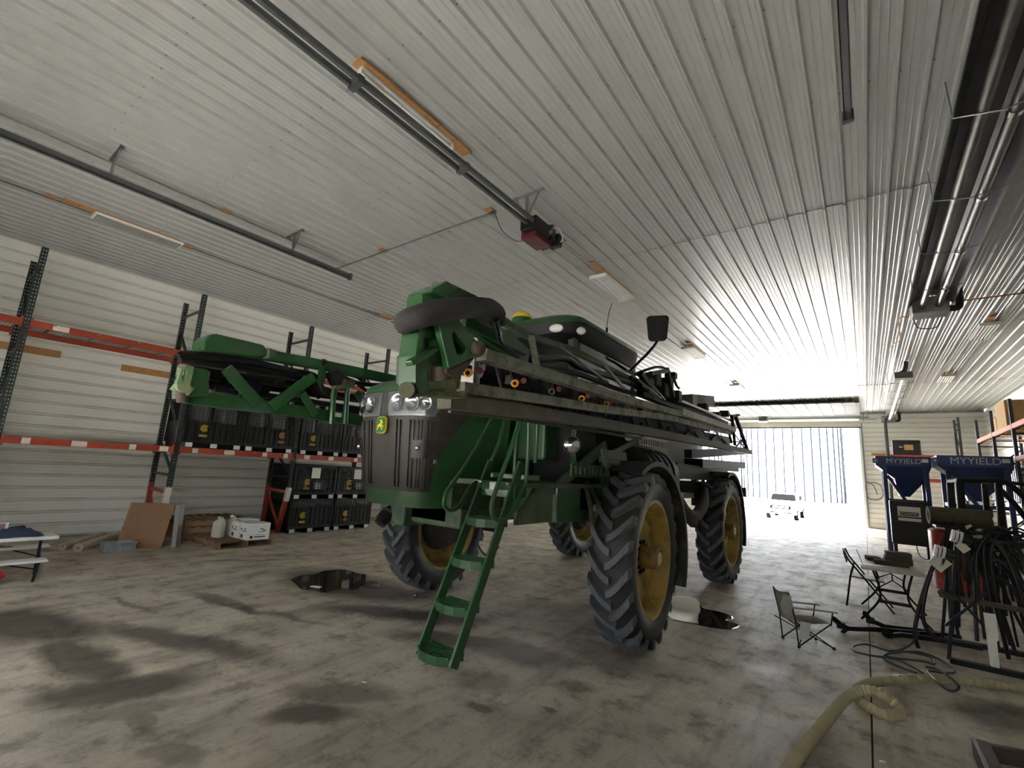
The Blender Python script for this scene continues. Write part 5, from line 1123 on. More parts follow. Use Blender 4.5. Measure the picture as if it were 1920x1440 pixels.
tag(MB().tube([(1.55, 11.6, 5.2), (1.6, 11.6, ZC - .06), (XR - .05, 11.6, ZC - .06)], .014, 8).build('gas_pipe', mat('copper', (168, 96, 70), 0.35, 0.9, var=0.15)), 'copper gas pipe crossing the ceiling from the heater to the right wall', 'pipe')
tag(MB().tube(smoothpath([(.85, 11.1, 5.0), (.72, 11.3, 5.05), (.78, 12.5, 4.95), (.7, 13.5, 5.1), (.72, 14.6, 5.3)]), .012, 6).build('orange_cord', mat('orange_cord', (214, 150, 84), 0.6)), 'orange cord draped from the tube heater burner', 'cord')
# ================================================================== RIGHT SIDE
# --- folding table
A, B, Cc, D = onz(1615, 1064, .72), onz(1735, 1077, .72), onz(1702, 1050, .72), onz(1612, 1045, .72)
ft_ = thing('folding_table', ((A.x + B.x) / 2, 8.9, 0), 'white folding table with black wishbone legs and dark blocks on top', 'table')
T2 = lambda mb, n, m, **k: mb.build(n, m, ft_, **k)
tx0, tx1, ty0, ty1 = -.12, .55, 8.22, 9.55
T2(MB().bb((tx0, ty0, .685), (tx1, ty1, .725)), 'table_top', mat('ivory_table_plastic', (206, 200, 186), 0.5, var=0.08), bevel=.012)
for y, s in ((ty0 + .22, -1), (ty1 - .22, 1)):
    for x, dx in ((tx0 + .12, 1), (tx1 - .12, -1)):
        T2(MB().tube(smoothpath([(x, y, .69), (x + dx * .07, y + s * .02, .42), (x + dx * .03, y + s * .04, .25), (x - dx * .16, y + s * .08, .013)], 4), .014, 8), 'leg', BLACK_S, smooth=50)
    T2(MB().bar((tx0 + .17, y + s * .03, .28), (tx1 - .17, y + s * .03, .28), .016, .04), 'leg_brace', BLACK_S)
    T2(MB().tube([(tx0 + .18, y, .45), ((tx0 + tx1) / 2, y - s * .12, .55), (tx1 - .18, y, .45)], .009, 6), 'leg_brace', BLACK_S); T2(MB().tube([((tx0 + tx1) / 2, y - s * .12, .55), ((tx0 + tx1) / 2, y - s * .38, .68)], .009, 6), 'leg_brace', BLACK_S)
DKB = mat('dark_block', (66, 62, 52), 0.8, var=0.25, scale=12)
for k, (x, y, z, sx, sy, sz, rz, lb) in enumerate(((.02, 9.05, .725, .16, .2, .06, .2, 'small dark block at the left end of the table pile'), (.22, 8.75, .725, .38, .18, .06, .1, 'long dark block lying on the white folding table'), (.30, 9.02, .725, .34, .2, .055, -.1, 'dark block at the back of the table pile'), (.30, 8.85, .79, .30, .2, .05, .05, 'dark block in the middle of the table pile'), (.31, 8.9, .842, .28, .19, .06, .12, 'topmost dark block of the pile on the folding table'))):
    tag(MB().box((x, y, z + sz / 2), (sx, sy, sz), Matrix.Rotation(rz, 3, 'Z')).build('wood_block', DKB, bevel=.006), lb, 'block', 'dark blocks on the folding table')
tag(MB().box((.05, 8.42, .73), (.42, .16, .008), Matrix.Rotation(.1, 3, 'Z')).build('magazine', WHITE_P), 'white sheet of paper on the near edge of the folding table', 'paper')
tag(MB().tube([(-.10, 8.42, .727), (-.16, 8.55, .9)], .008, 6).build('white_stick', WHITE_P), 'thin white stick standing at the corner of the folding table', 'stick')
# --- folding chair (faces +X)
fc = thing('folding_chair', (-.12, 9.35, 0), 'black steel folding chair drawn up to the white folding table', 'chair')
F2 = lambda mb, n, m, **k: mb.build(n, m, fc, **k)
for y in (9.10, 9.56):
    F2(MB().tube([(-.33, y, .80), (-.28, y, .68), (.22, y, .012)], .012, 8), 'front_leg', BLACK_S); F2(MB().tube([(-.22, y, .6), (-.27, y, .45), (-.34, y, .012)], .012, 8), 'rear_leg', BLACK_S)
F2(MB().bar((-.27, 9.12, .43), (-.27, 9.54, .43), .02, .02), 'seat_bar', BLACK_S)
F2(MB().box((-.06, 9.33, .43), (.4, .42, .02), Matrix.Rotation(.06, 3, 'Y')), 'seat', mat('chair_seat', (120, 118, 112), 0.5), bevel=.008)
q = []; 
for k in range(9): t = k / 8; q.append((-.19 + .42 * t, .0))
b = MB(); prof = [(-.23, 0), (-.23, .10), (-.15, .16), (0, .185), (.15, .16), (.23, .10), (.23, 0)]
b.prism(prof, .015, (-.305, 9.33, .64), (0, 1, 0), (-.25, 0, 1)); F2(b, 'backrest', mat('chair_back', (70, 62, 56), 0.5), bevel=.004)
for z, x0, x1 in ((.2, .08, .08), (.22, -.315, -.315)): F2(MB().tube([(x0, 9.10, z), (x1, 9.56, z)], .008, 6), 'stretcher', BLACK_S)
# --- camp chair
cc = thing('camp_chair', (-.66, 6.45, 0), 'small grey fabric camp chair with thin black frame, alone on the floor', 'chair')
K2 = lambda mb, n, m, **k: mb.build(n, m, cc, **k)
CF_ = mat('camp_fabric', (146, 142, 130), 0.9, var=0.1, scale=20, bump=.2)
xl, xr, yn, yf = -.92, -.42, 6.28, 6.62     # back posts at left, front legs at right
for y in (yn, yf):
    K2(MB().tube([(xl + .08, y, .01), (xl + .05, y, .33), (xl - .02, y, .64)], .009, 7), 'back_post', BLACK_S)
    K2(MB().tube([(xl + .08, y, .02), (xr, y, .30)], .008, 7), 'cross_leg', BLACK_S); K2(MB().tube([(xl + .06, y, .30), (xr + .02, y, .02)], .008, 7), 'cross_leg', BLACK_S); K2(MB().tube([(xr, y, .28), (xr + .03, y, .44)], .008, 7), 'arm_post', BLACK_S)
    K2(MB().bar((xl + .02, y, .47), (xr + .08, y, .44), .06, .008), 'armrest', CF_)
for x in (xl + .08, xr + .02): K2(MB().tube([(x, yn, .02), (xl + xr - x + (.0 if x < -.6 else .0), yf, .28)], .007, 6), 'cross_leg', BLACK_S)
for x, y in ((xl + .08, yn), (xl + .08, yf), (xr + .02, yn), (xr + .02, yf)): K2(MB().ball((x, y, .018), .02, 8, 6), 'foot_cap', BLACK)
b = MB(); rings = []
for i in range(9):
    t = i / 8; z = .30 + .36 * t; x = xl + .06 - .08 * t; rings.append([Vector((x + .05 * math.sin(math.pi * j / 8) * (1 - .3 * t) * -1, yn + (yf - yn) * j / 8, z - .03 * math.sin(math.pi * j / 8) * (t > .9))) for j in range(9)])
b.loft(rings, closed=False, caps=False); K2(b, 'back_fabric', CF_, smooth=60)
b = MB(); rings = []
for i in range(9):
    t = i / 8; x = xl + .07 + (xr - xl - .06) * t; rings.append([Vector((x, yn + (yf - yn) * j / 8, .30 - .05 * math.sin(math.pi * j / 8) * math.sin(math.pi * t))) for j in range(9)])
b.loft(rings, closed=False, caps=False); K2(b, 'seat_fabric', CF_, smooth=60)
K2(MB().prism([(0, 0), (.1, -.02), (.12, .12), (.1, .22), (.02, .22), (-.02, .1)], .006, (xl - .1, yn + .02, .40), (.8, -.6, 0), (0, 0, 1)), 'side_pocket', CF_)
K2(MB().prism([(0, .0), (.12, .02), (.16, .2), (.03, .22)], .006, (xl + .08, yn - .01, .10), (1, 0, 0), (0, 0, 1)), 'hanging_bag', mat('pale_bag', (176, 178, 180), 0.8))
cc.scale = (.88, .88, .88); cc.rotation_euler.z = R_(38); cc.location.y += .12
# --- hose stand
hs = thing('hose_stand', (.95, 7.5, 0), 'black steel stand draped with black spray hoses and pale valve brackets', 'hose stand')
H2 = lambda mb, n, m, **k: mb.build(n, m, hs, **k)
for (a, c, w) in (((.60, 7.22, .01), (.78, 7.35, 1.28), .03), ((.98, 7.2, .01), (.82, 7.35, 1.28), .03), ((.62, 8.0, .01), (.78, 7.9, 1.28), .03), ((1.35, 8.0, .01), (1.25, 7.9, 1.28), .03), ((1.4, 7.2, .01), (1.25, 7.35, 1.28), .03), ((.78, 7.35, 1.28), (1.3, 7.35, 1.28), .03), ((.78, 7.9, 1.28), (1.3, 7.9, 1.28), .03), ((.78, 7.35, 1.28), (.78, 7.9, 1.28), .03), ((.6, 7.22, .35), (.95, 7.22, .75), .025), ((.95, 7.22, .35), (.66, 7.24, .75), .025), ((1.3, 7.35, 1.28), (1.3, 7.9, 1.28), .03)):
    H2(MB().bar(a, c, w, w), 'stand_leg', BLACK_S)
H2(MB().bar((.58, 7.24, .66), (1.25, 7.3, .62), .05, .05), 'stand_crossbar', RUST); H2(MB().lathe([(-.01, .03), (-.01, .06), (.01, .06), (.01, .03), (-.01, .03)], (.62, 7.2, .68), (.2, -.3, 1), 14), 'lifting_ring', RUST)
H2(MB().bb((.6, 7.1, .0), (2.2, 7.18, .05)).bb((.62, 8.05, .0), (2.2, 8.13, .05)).bb((1.9, 7.18, 0), (1.98, 8.05, .05)), 'base_rail', BLACK_S)
rnd = random.Random(11)
for k in range(24):
    x0 = .72 + rnd.random() * .55; y0 = 7.3 + rnd.random() * .6; r = .012 + rnd.random() * .008; sw = rnd.random()
    xe = x0 + (.25 + .75 * rnd.random()) * (1 if rnd.random() > .22 else -.35)
    top = 1.28 + rnd.random() * .15; ze = .04 + rnd.random() * .45
    pth = [(x0 - .12 * rnd.random(), y0, .12 + .8 * rnd.random()), (x0 - .05, y0, top - .25), (x0 + .08, y0, top), (x0 + (xe - x0) * .45, y0 + .05, top - .12 - .2 * rnd.random()), (x0 + (xe - x0) * .8, y0 + .1 * (sw - .5), .55 + .25 * rnd.random()), (xe, y0 + .15 * (sw - .5), ze)]
    H2(MB().tube(smoothpath(pth, 6), r, 7), 'draped_hose', HOSE_B, smooth=50)
for k, pix in enumerate(([(1745, 1075), (1735, 1110), (1730, 1150), (1738, 1180), (1760, 1200)], [(1760, 1040), (1742, 1080), (1726, 1130), (1715, 1185), (1722, 1215)], [(1800, 1005), (1840, 1000), (1870, 1020), (1890, 1050), (1908, 1095)], [(1855, 1045), (1880, 1055), (1905, 1090), (1918, 1130)], [(1858, 1080), (1885, 1090), (1912, 1125), (1935, 1170)])):
    H2(MB().tube(smoothpath([ony(px, py, 7.3 + .04 * k) for px, py in pix], 6), .02, 8), 'draped_hose', HOSE_B, smooth=50)
CRM = mat('cream_bracket', (200, 196, 178), 0.55, var=0.06)
for (pa, pb, y) in (((1748, 1060), (1768, 1044), 7.25), ((1755, 1066), (1776, 1050), 7.25), ((1798, 1030), (1812, 1022), 7.3), ((1818, 1002), (1842, 1000), 7.45), ((1815, 995), (1826, 992), 7.45)):
    H2(MB().bar(ony(*pa, y), ony(*pb, y), .05, .10), 'valve_bracket', CRM)
for (px, py, y) in ((1768, 1036, 7.22), (1800, 1008, 7.28)):
    a = ony(px - 14, py - 4, y); c = ony(px + 22, py + 6, y); d = (c - a); v = H2(MB().tube([a, c], .055, 12), 'valve_body', BLACK, smooth=40)
    for t in (.0, .2, .42): MB().lathe([(-.012, .05), (-.012, .066), (.012, .066), (.012, .05)], a + d * t, d, 14).build('valve_ring', WHITE_P, v, smooth=30)
a = ony(1855, 1150, 7.15); H2(MB().prism([(-.045, 0), (.045, 0), (.045, -.25), (.03, -.26), (.03, -.5), (.0, -.58), (-.04, -.5)], .02, a, (1, 0, 0), (0, 0, 1)), 'white_strap', mat('white_strap', (214, 212, 202), 0.6))
# fork bars lying on the floor
for k, (pix, lb) in enumerate((([(1563, 1160, .16), (1577, 1172, .08), (1590, 1178, .05), (1640, 1180, .04), (1760, 1190, .04)], 'black bent bar on the floor, its tip nearest the camp chair'), ([(1621, 1150, .2), (1632, 1163, .1), (1660, 1175, .05), (1720, 1182, .04), (1800, 1195, .04)], 'black bent bar on the floor under the folding table'), ([(1665, 1192, .05), (1690, 1190, .04), (1760, 1200, .04), (1840, 1215, .04)], 'short black bar with a ring end on the floor before the hose stand'))):
    pts = [onz(px, py, z) for px, py, z in pix]; t = thing('fork_bar', pts[2], lb, 'bar', 'black bars on the floor'); chain(MB(), pts, .035, .05).build('bar_shaft', BLACK_S, t)
    if k < 2: MB().box(pts[1], (.09, .09, .07)).build('bar_socket', BLACK_S, t, bevel=.01); MB().bar(pts[2] + Vector((0, 0, -.0)), pts[2] + Vector((-.06, -.08, -.045)), .03, .03).build('bar_foot', BLACK_S, t)
    else: MB().lathe([(-.012, .035), (-.012, .06), (.012, .06), (.012, .035), (-.012, .035)], pts[0] + Vector((0, 0, .02)), (.2, -.5, 1), 14).build('bar_ring', BLACK_S, t)
# --- cable loops on the floor
cbm = mat('grey_black_cable', (64, 64, 68), 0.5, var=0.1)
cp = [(1722, 1185, .2), (1712, 1205, .1), (1690, 1218, .03), (1665, 1222, .02), (1668, 1232, .02), (1730, 1240, .02), (1752, 1245, .02), (1745, 1232, .02), (1700, 1222, .03), (1665, 1220, .03), (1625, 1208, .02), (1600, 1212, .02), (1604, 1222, .02), (1640, 1230, .03), (1680, 1236, .03), (1720, 1256, .03), (1742, 1270, .02), (1730, 1266, .02), (1690, 1252, .02), (1658, 1236, .02), (1664, 1226, .04), (1720, 1222, .02), (1765, 1238, .02), (1790, 1258, .02), (1775, 1262, .02), (1740, 1258, .04), (1756, 1278, .1), (1782, 1296, .02), (1798, 1288, .02), (1775, 1265, .1), (1760, 1255, .03), (1735, 1250, .02)]
tag(MB().tube(smoothpath([onz(px, py, z) for px, py, z in cp], 6), .011, 7).build('cable_coil', cbm, smooth=50), 'loose coil of thin grey cable on the floor before the hose stand', 'cable')
# --- tan suction hose, ribbed
hp = [(1430, 1520, .05), (1480, 1440, .05), (1535, 1370, .05), (1580, 1315, .07), (1612, 1296, .13), (1650, 1300, .15), (1682, 1322, .1), (1688, 1338, .055), (1660, 1340, .05), (1628, 1325, .05), (1606, 1305, .05), (1614, 1288, .05), (1650, 1278, .05), (1720, 1273, .05), (1800, 1276, .05), (1920, 1290, .05), (2010, 1305, .05)]
cpath = smoothpath([onz(px, py, z) for px, py, z in hp], 40); res = [cpath[0]]
for p in cpath:
    if (p - res[-1]).length > .0145: res.append(p)
b = MB().tube(res, [.034 if i % 2 else .041 for i in range(len(res))], 14); tag(b.build('suction_hose', mat('tan_hose', (160, 149, 114), 0.5, var=0.15, scale=5), smooth=25), 'thick ribbed tan suction hose looping across the near floor', 'hose')
# --- rusty steel frame in the near corner
sf = thing('steel_frame', (.75, 4.9, 0), 'brown painted steel frame end at the bottom right corner', 'steel frame'); p0, p1, p2 = onz(1838, 1392, .1), onz(1890, 1500, .1), onz(1990, 1420, .1)
SFM = mat('brown_steel', (88, 72, 66), 0.5, 0.3, var=0.15); MB().bar(p0 - Vector((0, 0, .04)), p1 - Vector((0, 0, .04)), .09, .12).build('frame_side', SFM, sf, bevel=.006); MB().bar(p0 - Vector((0, 0, .05)), p2 - Vector((0, 0, .05)), .05, .1).build('frame_end', SFM, sf, bevel=.006); MB().bar(p0 + Vector((-.03, 0, .022)), p1 + Vector((-.03, 0, .022)), .01, .01).build('worn_edge', STEEL, sf)
# --- red tank with mat roll on top
rt = thing('red_tank', (1.22, 12.2, 0), 'dusty red rounded tank standing behind the hose stand', 'tank'); RDM = mat('dusty_red_paint', (150, 44, 40), 0.5, var=0.12, dirt=(190, 130, 110), dirt_amt=0.2)
MB().loft([rr(.92, 1.55, 11.85, 12.6, z, r_, 5) for z, r_ in ((.06, .1), (.08, .12), (1.0, .12), (1.06, .12))] + [rr(.97, 1.5, 11.9, 12.55, 1.10, .1, 5)]).build('tank_shell', RDM, rt, smooth=40); MB().bb((.98, 11.95, 0), (1.08, 12.5, .06)).bb((1.4, 11.95, 0), (1.5, 12.5, .06)).build('tank_feet', BLACK_S, rt); MB().cyl((1.2, 12.2, 1.1), (1.2, 12.2, 1.14), .06, 14).build('filler_cap', BLACK, rt)
tag(MB().bb((1.0, 11.88, 1.142), (1.75, 12.5, 1.18)).build('tray', BLACK_S), 'black tray on top of the red tank', 'tray')
mr_ = thing('mat_roll', (1.3, 12.15, 1.18), 'thick dark olive rolled mat lying above the red tank', 'mat'); MB().lathe([(0, .03), (0, .06), (.01, .06), (.01, .09), (0, .09), (0, .165), (.85, .165), (.85, .03), (0, .03)], (.92, 12.1, 1.347), (1, .12, 0), 24).build('roll', mat('olive_mat', (84, 80, 62), 0.85, var=0.25, scale=8), mr_, smooth=40)
# --- utility vehicle facing right
uv = thing('utility_vehicle', (2.3, 12.9, 0), 'side by side utility vehicle with black roll cage and pale lower body', 'vehicle'); U = lambda mb, n, m, **k: mb.build(n, m, uv, **k); PB_ = mat('pale_utv_body', (176, 174, 164), 0.5, var=0.1, dirt=(120, 116, 104), dirt_amt=.4)
for y in (12.3, 13.6):
    U(MB().bar((1.42, y, .95), (1.44, y, 2.02), .13, .12), 'cage_post', BLACK_S, bevel=.02); U(MB().bar((1.95, y, .95), (1.98, y, 2.04), .11, .1), 'cage_post', BLACK_S, bevel=.02); U(MB().tube(smoothpath([(1.4, y, 2.04), (1.9, y, 2.07), (2.1, y, 2.03), (2.35, y, 1.7), (2.62, y, 1.15)], 5), .05, 8), 'cage_rail', BLACK_S, smooth=50)
for x, z in ((1.43, 2.04), (1.97, 2.06), (2.6, 1.2)): U(MB().tube([(x, 12.3, z), (x, 13.6, z)], .04, 8), 'cage_crossbar', BLACK_S)
U(MB().tube([(1.97, 12.3, 2.05), (2.9, 12.5, 1.99)], .035, 8), 'cage_rail', BLACK_S)
U(MB().loft([rr(1.2, 3.05, 12.2, 13.7, z, .12, 4) for z in (.4, .45, .8, .86)]), 'lower_body', PB_, smooth=40); U(MB().bb((1.7, 12.18, .86), (3.0, 13.72, .95)), 'side_trim', BLACK, bevel=.02); U(MB().bb((1.6, 12.19, .55), (2.4, 12.2, .58)).bb((1.6, 12.19, .75), (2.6, 12.2, .78)), 'body_crease', BLACK); U(MB().bb((2.02, 12.185, .6), (2.4, 12.2, .72)), 'blue_badge', mat('blue_badge', (60, 84, 130), 0.5))
U(MB().loft([rr(2.5, 3.1, 12.35, 13.55, z, .14, 4) for z in (.86, 1.0)] + [rr(2.6, 3.05, 12.45, 13.45, 1.12, .12, 4)]), 'front_hood', BLACK, smooth=40)
for y in (12.45, 13.1): U(MB().loft([[p + Vector((0, 0, 0)) for p in rr(1.55, 2.1, y, y + .5, .9, .1, 4)], rr(1.52, 2.1, y, y + .5, 1.05, .12, 4), rr(1.5, 1.75, y, y + .5, 1.2, .1, 4), rr(1.5, 1.62, y + .04, y + .46, 1.45, .05, 4)]), 'seat', BLACK, smooth=40)
U(MB().lathe([(-.01, .15), (0, .165), (.01, .15), (0, .14), (-.01, .15)], (2.3, 12.7, 1.3), (-.7, 0, .7), 18).cyl((2.3, 12.7, 1.3), (2.55, 12.7, 1.05), .02, 8), 'steering_wheel', BLACK)
for x in (1.5, 2.85):
    for y in (12.28, 13.62): w_ = U(MB().lathe([(-.13, .18), (-.13, .29), (-.09, .31), (.09, .31), (.13, .29), (.13, .18), (-.13, .18)], (x, y, .31), (0, 1, 0), 24), 'tyre', RUBBER, smooth=40); MB().lathe([(-.1, 0), (-.1, .18), (.1, .18), (.1, 0)], (x, y, .31), (0, 1, 0), 18).build('rim', BLACK_S, w_)
U(MB().bar((2.3, 12.28, 1.62), (2.4, 12.1, 1.55), .1, .12), 'side_mirror', BLACK, bevel=.02)
uv.location.y += .5; uv.location.x += .05
# --- blue seed tenders
def tender(x0, x1, y, dep, lb, ts):
    t = thing('seed_hopper', ((x0 + x1) / 2, y, 0), lb, 'hopper', 'blue hoppers'); C = lambda mb, n, m, **k: mb.build(n, m, t, **k); xm = (x0 + x1) / 2; ym = y + dep / 2
    C(MB().bb((x0, y, 2.48), (x1, y + .02, 2.76)).bb((x0, y + dep - .02, 2.48), (x1, y + dep, 2.76)).bb((x0, y, 2.48), (x0 + .02, y + dep, 2.76)).bb((x1 - .02, y, 2.48), (x1, y + dep, 2.76)), 'hopper_rim', BLUE)
    b = MB(); b.loft([[Vector(p) for p in ((x0, y, 2.49), (x1, y, 2.49), (x1, y + dep, 2.49), (x0, y + dep, 2.49))], [Vector(p) for p in ((x0 + .42, y + .3, 2.12), (x1 - .12, y + .3, 2.12), (x1 - .12, y + dep - .3, 2.12), (x0 + .42, y + dep - .3, 2.12))], [Vector(p) for p in ((xm - .12, ym - .12, 1.62), (xm + .12, ym - .12, 1.62), (xm + .12, ym + .12, 1.62), (xm - .12, ym + .12, 1.62))]], caps=False); C(b, 'hopper_cone', BLUE)
    for x in (x0 + .2, x1 - .12):
        for yy in (y + .08, y + dep - .08): C(MB().bb((x - .05, yy - .05, 0), (x + .05, yy + .05, 2.48)), 'post', BLUE)
    for z in (.5, 1.45):
        C(MB().bb((x0 + .2, y + .05, z), (x1 - .12, y + .11, z + .09)), 'cross_member', BLUE); C(MB().bb((x0 + .17, y + .08, z), (x0 + .23, y + dep - .08, z + .09)), 'cross_member', BLUE)
    C(MB().bar((x0 + .25, y + .1, 2.2), (xm, y + .12, 1.5), .05, .08), 'brace', BLUE); C(MB().bb((xm - .3, ym - .2, 1.25), (xm + .3, ym + .2, 1.5)), 'meter_box', BLUE, bevel=.02); C(MB().cyl((xm, ym - .25, 1.1), (xm, ym + .25, 1.1), .28, 24), 'meter_drum', BLUE, smooth=40)
    letters('lettering', 'MYYIELD', ts, mat('pale_lettering', (176, 186, 200), 0.5), t, (xm + .02, y - .004, 2.62), (R_(90), 0, 0)); C(MB().prism(rrect(.14, .16, .05), .004, (xm - ts * 3.1, y - .003, 2.62), (1, 0, 0), (0, 0, 1)), 'logo_mark', mat('logo_blue', (72, 96, 150), 0.5)); C(MB().prism([(0, -.05), (.035, 0), (0, .05), (-.035, 0)], .006, (xm - ts * 3.1, y - .005, 2.62), (1, 0, 0), (0, 0, 1)), 'logo_mark', mat('pale_lettering', (176, 186, 200), 0.5))
    C(MB().bb((x1 - .2, y - .004, 2.6), (x1 - .06, y, 2.7)), 'warning_label', WHITE_P)
tender(.28, 1.52, 17.6, 1.2, 'blue seed hopper on posts, the left one nearer the doorway', .2); tender(1.55, 2.95, 16.6, 1.25, 'blue seed hopper on posts, the right one above the roll cage', .24)
cb = thing('control_cabinet', (.95, 17.0, 0), 'black control cabinet with white label under the left blue hopper', 'cabinet'); MB().bb((.5, 16.9, .35), (1.3, 17.4, 1.5)).build('cabinet_body', BLACK, cb, bevel=.02); MB().bb((.52, 16.95, 0), (.6, 17.35, .35)).bb((1.2, 16.95, 0), (1.28, 17.35, .35)).build('cabinet_feet', BLACK_S, cb); MB().bb((.66, 16.892, 1.1), (1.14, 16.9, 1.36)).build('label_plate', WHITE_P, cb); MB().bb((.7, 16.889, 1.12), (1.1, 16.892, 1.22)).build('label_band', BLACK, cb); letters('lettering', 'DYNAMIC', .085, WHITE_P, cb, (.9, 16.886, 1.17), (R_(90), 0, 0)); MB().bb((.66, 16.892, .98), (1.14, 16.9, 1.06)).build('label_plate', WHITE_P, cb)
MB().tube(smoothpath([(1.0, 16.88, .9), (.98, 16.8, .4), (1.05, 16.75, .1), (1.25, 16.75, .08), (1.3, 16.8, .4), (1.2, 16.88, .8)]), .012, 6).build('cabinet_cord', HOSE_B, cb)
# --- racks at the back and on the right
def rack2(name, lb, fr, bk, along, ys, h, levels, postm, beamm):
    """fr/bk: front/back coordinate; along 'x' or 'y'"""
    base = (fr, ys[0], 0) if along == 'y' else (ys[0], fr, 0); t = thing(name, base, lb, 'rack')
    def V(d, a, z): return Vector((d, a, z)) if along == 'y' else Vector((a, d, z))
    sg = 1 if bk > fr else -1
    for a in ys:
        for d in (fr + sg * .035, bk - sg * .035): MB().bb(V(d - .035, a - .04, 0), V(d + .035, a + .04, h)).build('rack_post', postm, t)
        z = .25
        while z < h - .3: MB().bar(V(fr + sg * .05, a, z), V(bk - sg * .05, a, z), .03, .04).build('rack_brace', postm, t); MB().bar(V(fr + sg * .05, a, z + .08), V(bk - sg * .05, a, min(h - .1, z + .95)), .03, .04).build('rack_brace', postm, t); z += 1.05
    for a, c in zip(ys[:-1], ys[1:]):
        for z in levels:
            for d in (fr + sg * .03, bk - sg * .03): MB().bb(V(d - .025, a + .04, z - .06), V(d + .025, c - .04, z + .06)).build('rack_beam', beamm, t)
            for k in range(3): q = a + (c - a) * (k + .5) / 3; MB().bb(V(min(fr, bk) + .06, q - .04, z + .03), V(max(fr, bk) - .06, q + .04, z + .055)).build('deck_bar', WOOD_D, t)
    return t
PINK = mat('faded_orange_beam', (214, 110, 84), 0.5, var=0.1)
rack2('pallet_rack', 'tall rack with dark posts and faded orange beams along the right wall', 3.10, 4.15, 'y', [14.9, 17.25, 19.6, 21.95], 4.3, [1.43, 2.75, 3.58], RACK_B, PINK)
rack2('pallet_rack', 'tall rack with dark posts standing against the back wall behind the blue hoppers', 26.4, 27.5, 'x', [.9, 3.25], 4.95, [2.3, 3.28], RACK_G, ORANGE)
crt = thing('tool_case', (1.5, 26.8, 3.34), 'black case with tan label on the back rack above the left blue hopper', 'case'); MB().bb((1.05, 26.45, 3.34), (2.0, 27.3, 3.98)).build('case_body', CRB, crt, bevel=.03); MB().bb((1.45, 26.44, 3.55), (1.75, 26.452, 3.78)).build('case_label', CARD, crt); MB().bb((1.05, 26.43, 3.84), (2.0, 26.45, 3.88)).bb((1.05, 26.43, 3.45), (2.0, 26.45, 3.48)).build('case_rib', CRB, crt); MB().bb((1.28, 26.436, 3.66), (1.4, 26.45, 3.69)).build('case_print', WHITE_P, crt)
tag(MB().bb((2.05, 26.5, 3.34), (3.1, 27.2, 3.42)).build('foam_board', WHITE_P), 'white flat panel on the back rack beside the black case', 'panel')
tag(MB().bb((.32, 27.93, 3.36), (.85, 27.97, 3.48)).build('wall_board', WOOD), 'lumber board end on the back wall left of the back rack', 'board')
def cbox(a, c, lb, m=CARD):
    t = thing('cardboard_box', ((a[0] + c[0]) / 2, (a[1] + c[1]) / 2, a[2]), lb, 'box', 'cardboard boxes on the right rack'); MB().bb(a, c).build('box_body', m, t, bevel=.006); MB().bb(((a[0] + c[0]) / 2 - .03, a[1] - .002, c[2] - .15), ((a[0] + c[0]) / 2 + .03, a[1], c[2])).build('box_tape', mat('box_tape', (206, 180, 130), 0.3), t)
cbox((3.12, 17.75, 3.64), (3.9, 18.9, 4.35), 'large cardboard box on the top level of the right rack'); cbox((3.2, 17.5, 3.64), (3.8, 17.72, 3.95), 'small cardboard box before the large one on the right rack'); cbox((3.25, 19.75, 3.64), (3.95, 20.6, 4.1), 'cardboard box at the far end of the top right rack level')
tag(MB().lathe([(0, 0), (0, .18), (.1, .3), (.9, .3), (1.0, .2), (1.0, 0)], (3.6, 15.9, 3.94), (0, 1, 0), 20).build('insulation_roll', mat('grey_insulation', (128, 124, 112), 0.95, var=0.3, scale=20, bump=.6), smooth=60), 'fuzzy grey insulation roll on the top of the right rack', 'insulation')
for k, y in enumerate((17.95, 19.05, 20.35)): tote((3.64, y, 1.49), ('white caged tote on the lower right rack, nearest the roll cage', 'white caged tote on the lower right rack, middle of three', 'white caged tote on the lower right rack, farthest of three')[k], 'totes on the right rack', (214, 222, 226))
tag(MB().tube(smoothpath([(.42, 27.95, 1.55), (.3, 27.95, 1.95), (.05, 27.94, 2.1), (.0, 27.95, 1.7), (.1, 27.95, 1.35), (.42, 27.95, 1.32), (.62, 27.94, 1.55), (.58, 27.95, 1.95), (.4, 27.95, 2.1), (.2, 27.95, 2.1)]), .02, 7).build('wall_hose', mat('grey_wall_hose', (110, 108, 100), 0.6), smooth=50), 'thin grey hose coil hanging on the back wall right of the doorway', 'hose')
# --- puddles
def puddle(pix, lb):
    pts = smoothpath([onz(px, py, .002) for px, py in pix + pix[:1]], 5)[:-1]; n = len(pts); b = MB(); c = sum(pts, Vector()) / n
    b.add(pts + [c + (p - c) * .96 + Vector((0, 0, .003)) for p in pts], [(i, (i + 1) % n, (i + 1) % n + n, i + n) for i in range(n)] + [tuple(range(n, 2 * n))])
    return tag(b.build('puddle', mat('dirty_water', (44, 39, 34), 0.05, var=0.15, scale=2, spec=0.6)), lb, 'puddle', 'puddles on the floor')
puddle([(545, 1087), (565, 1079), (592, 1076), (610, 1070), (645, 1068), (668, 1074), (690, 1078), (700, 1088), (716, 1094), (708, 1101), (684, 1099), (668, 1106), (640, 1104), (612, 1111), (590, 1107), (566, 1105), (556, 1096)], 'dark oily puddle on the floor left of the sprayer front wheel')
puddle([(1250, 1122), (1270, 1117), (1300, 1120), (1312, 1130), (1318, 1140), (1345, 1146), (1368, 1153), (1375, 1160), (1362, 1164), (1388, 1173), (1370, 1180), (1335, 1177), (1300, 1170), (1262, 1162), (1248, 1150)], 'bright reflecting puddle on the floor beside the big front wheel')
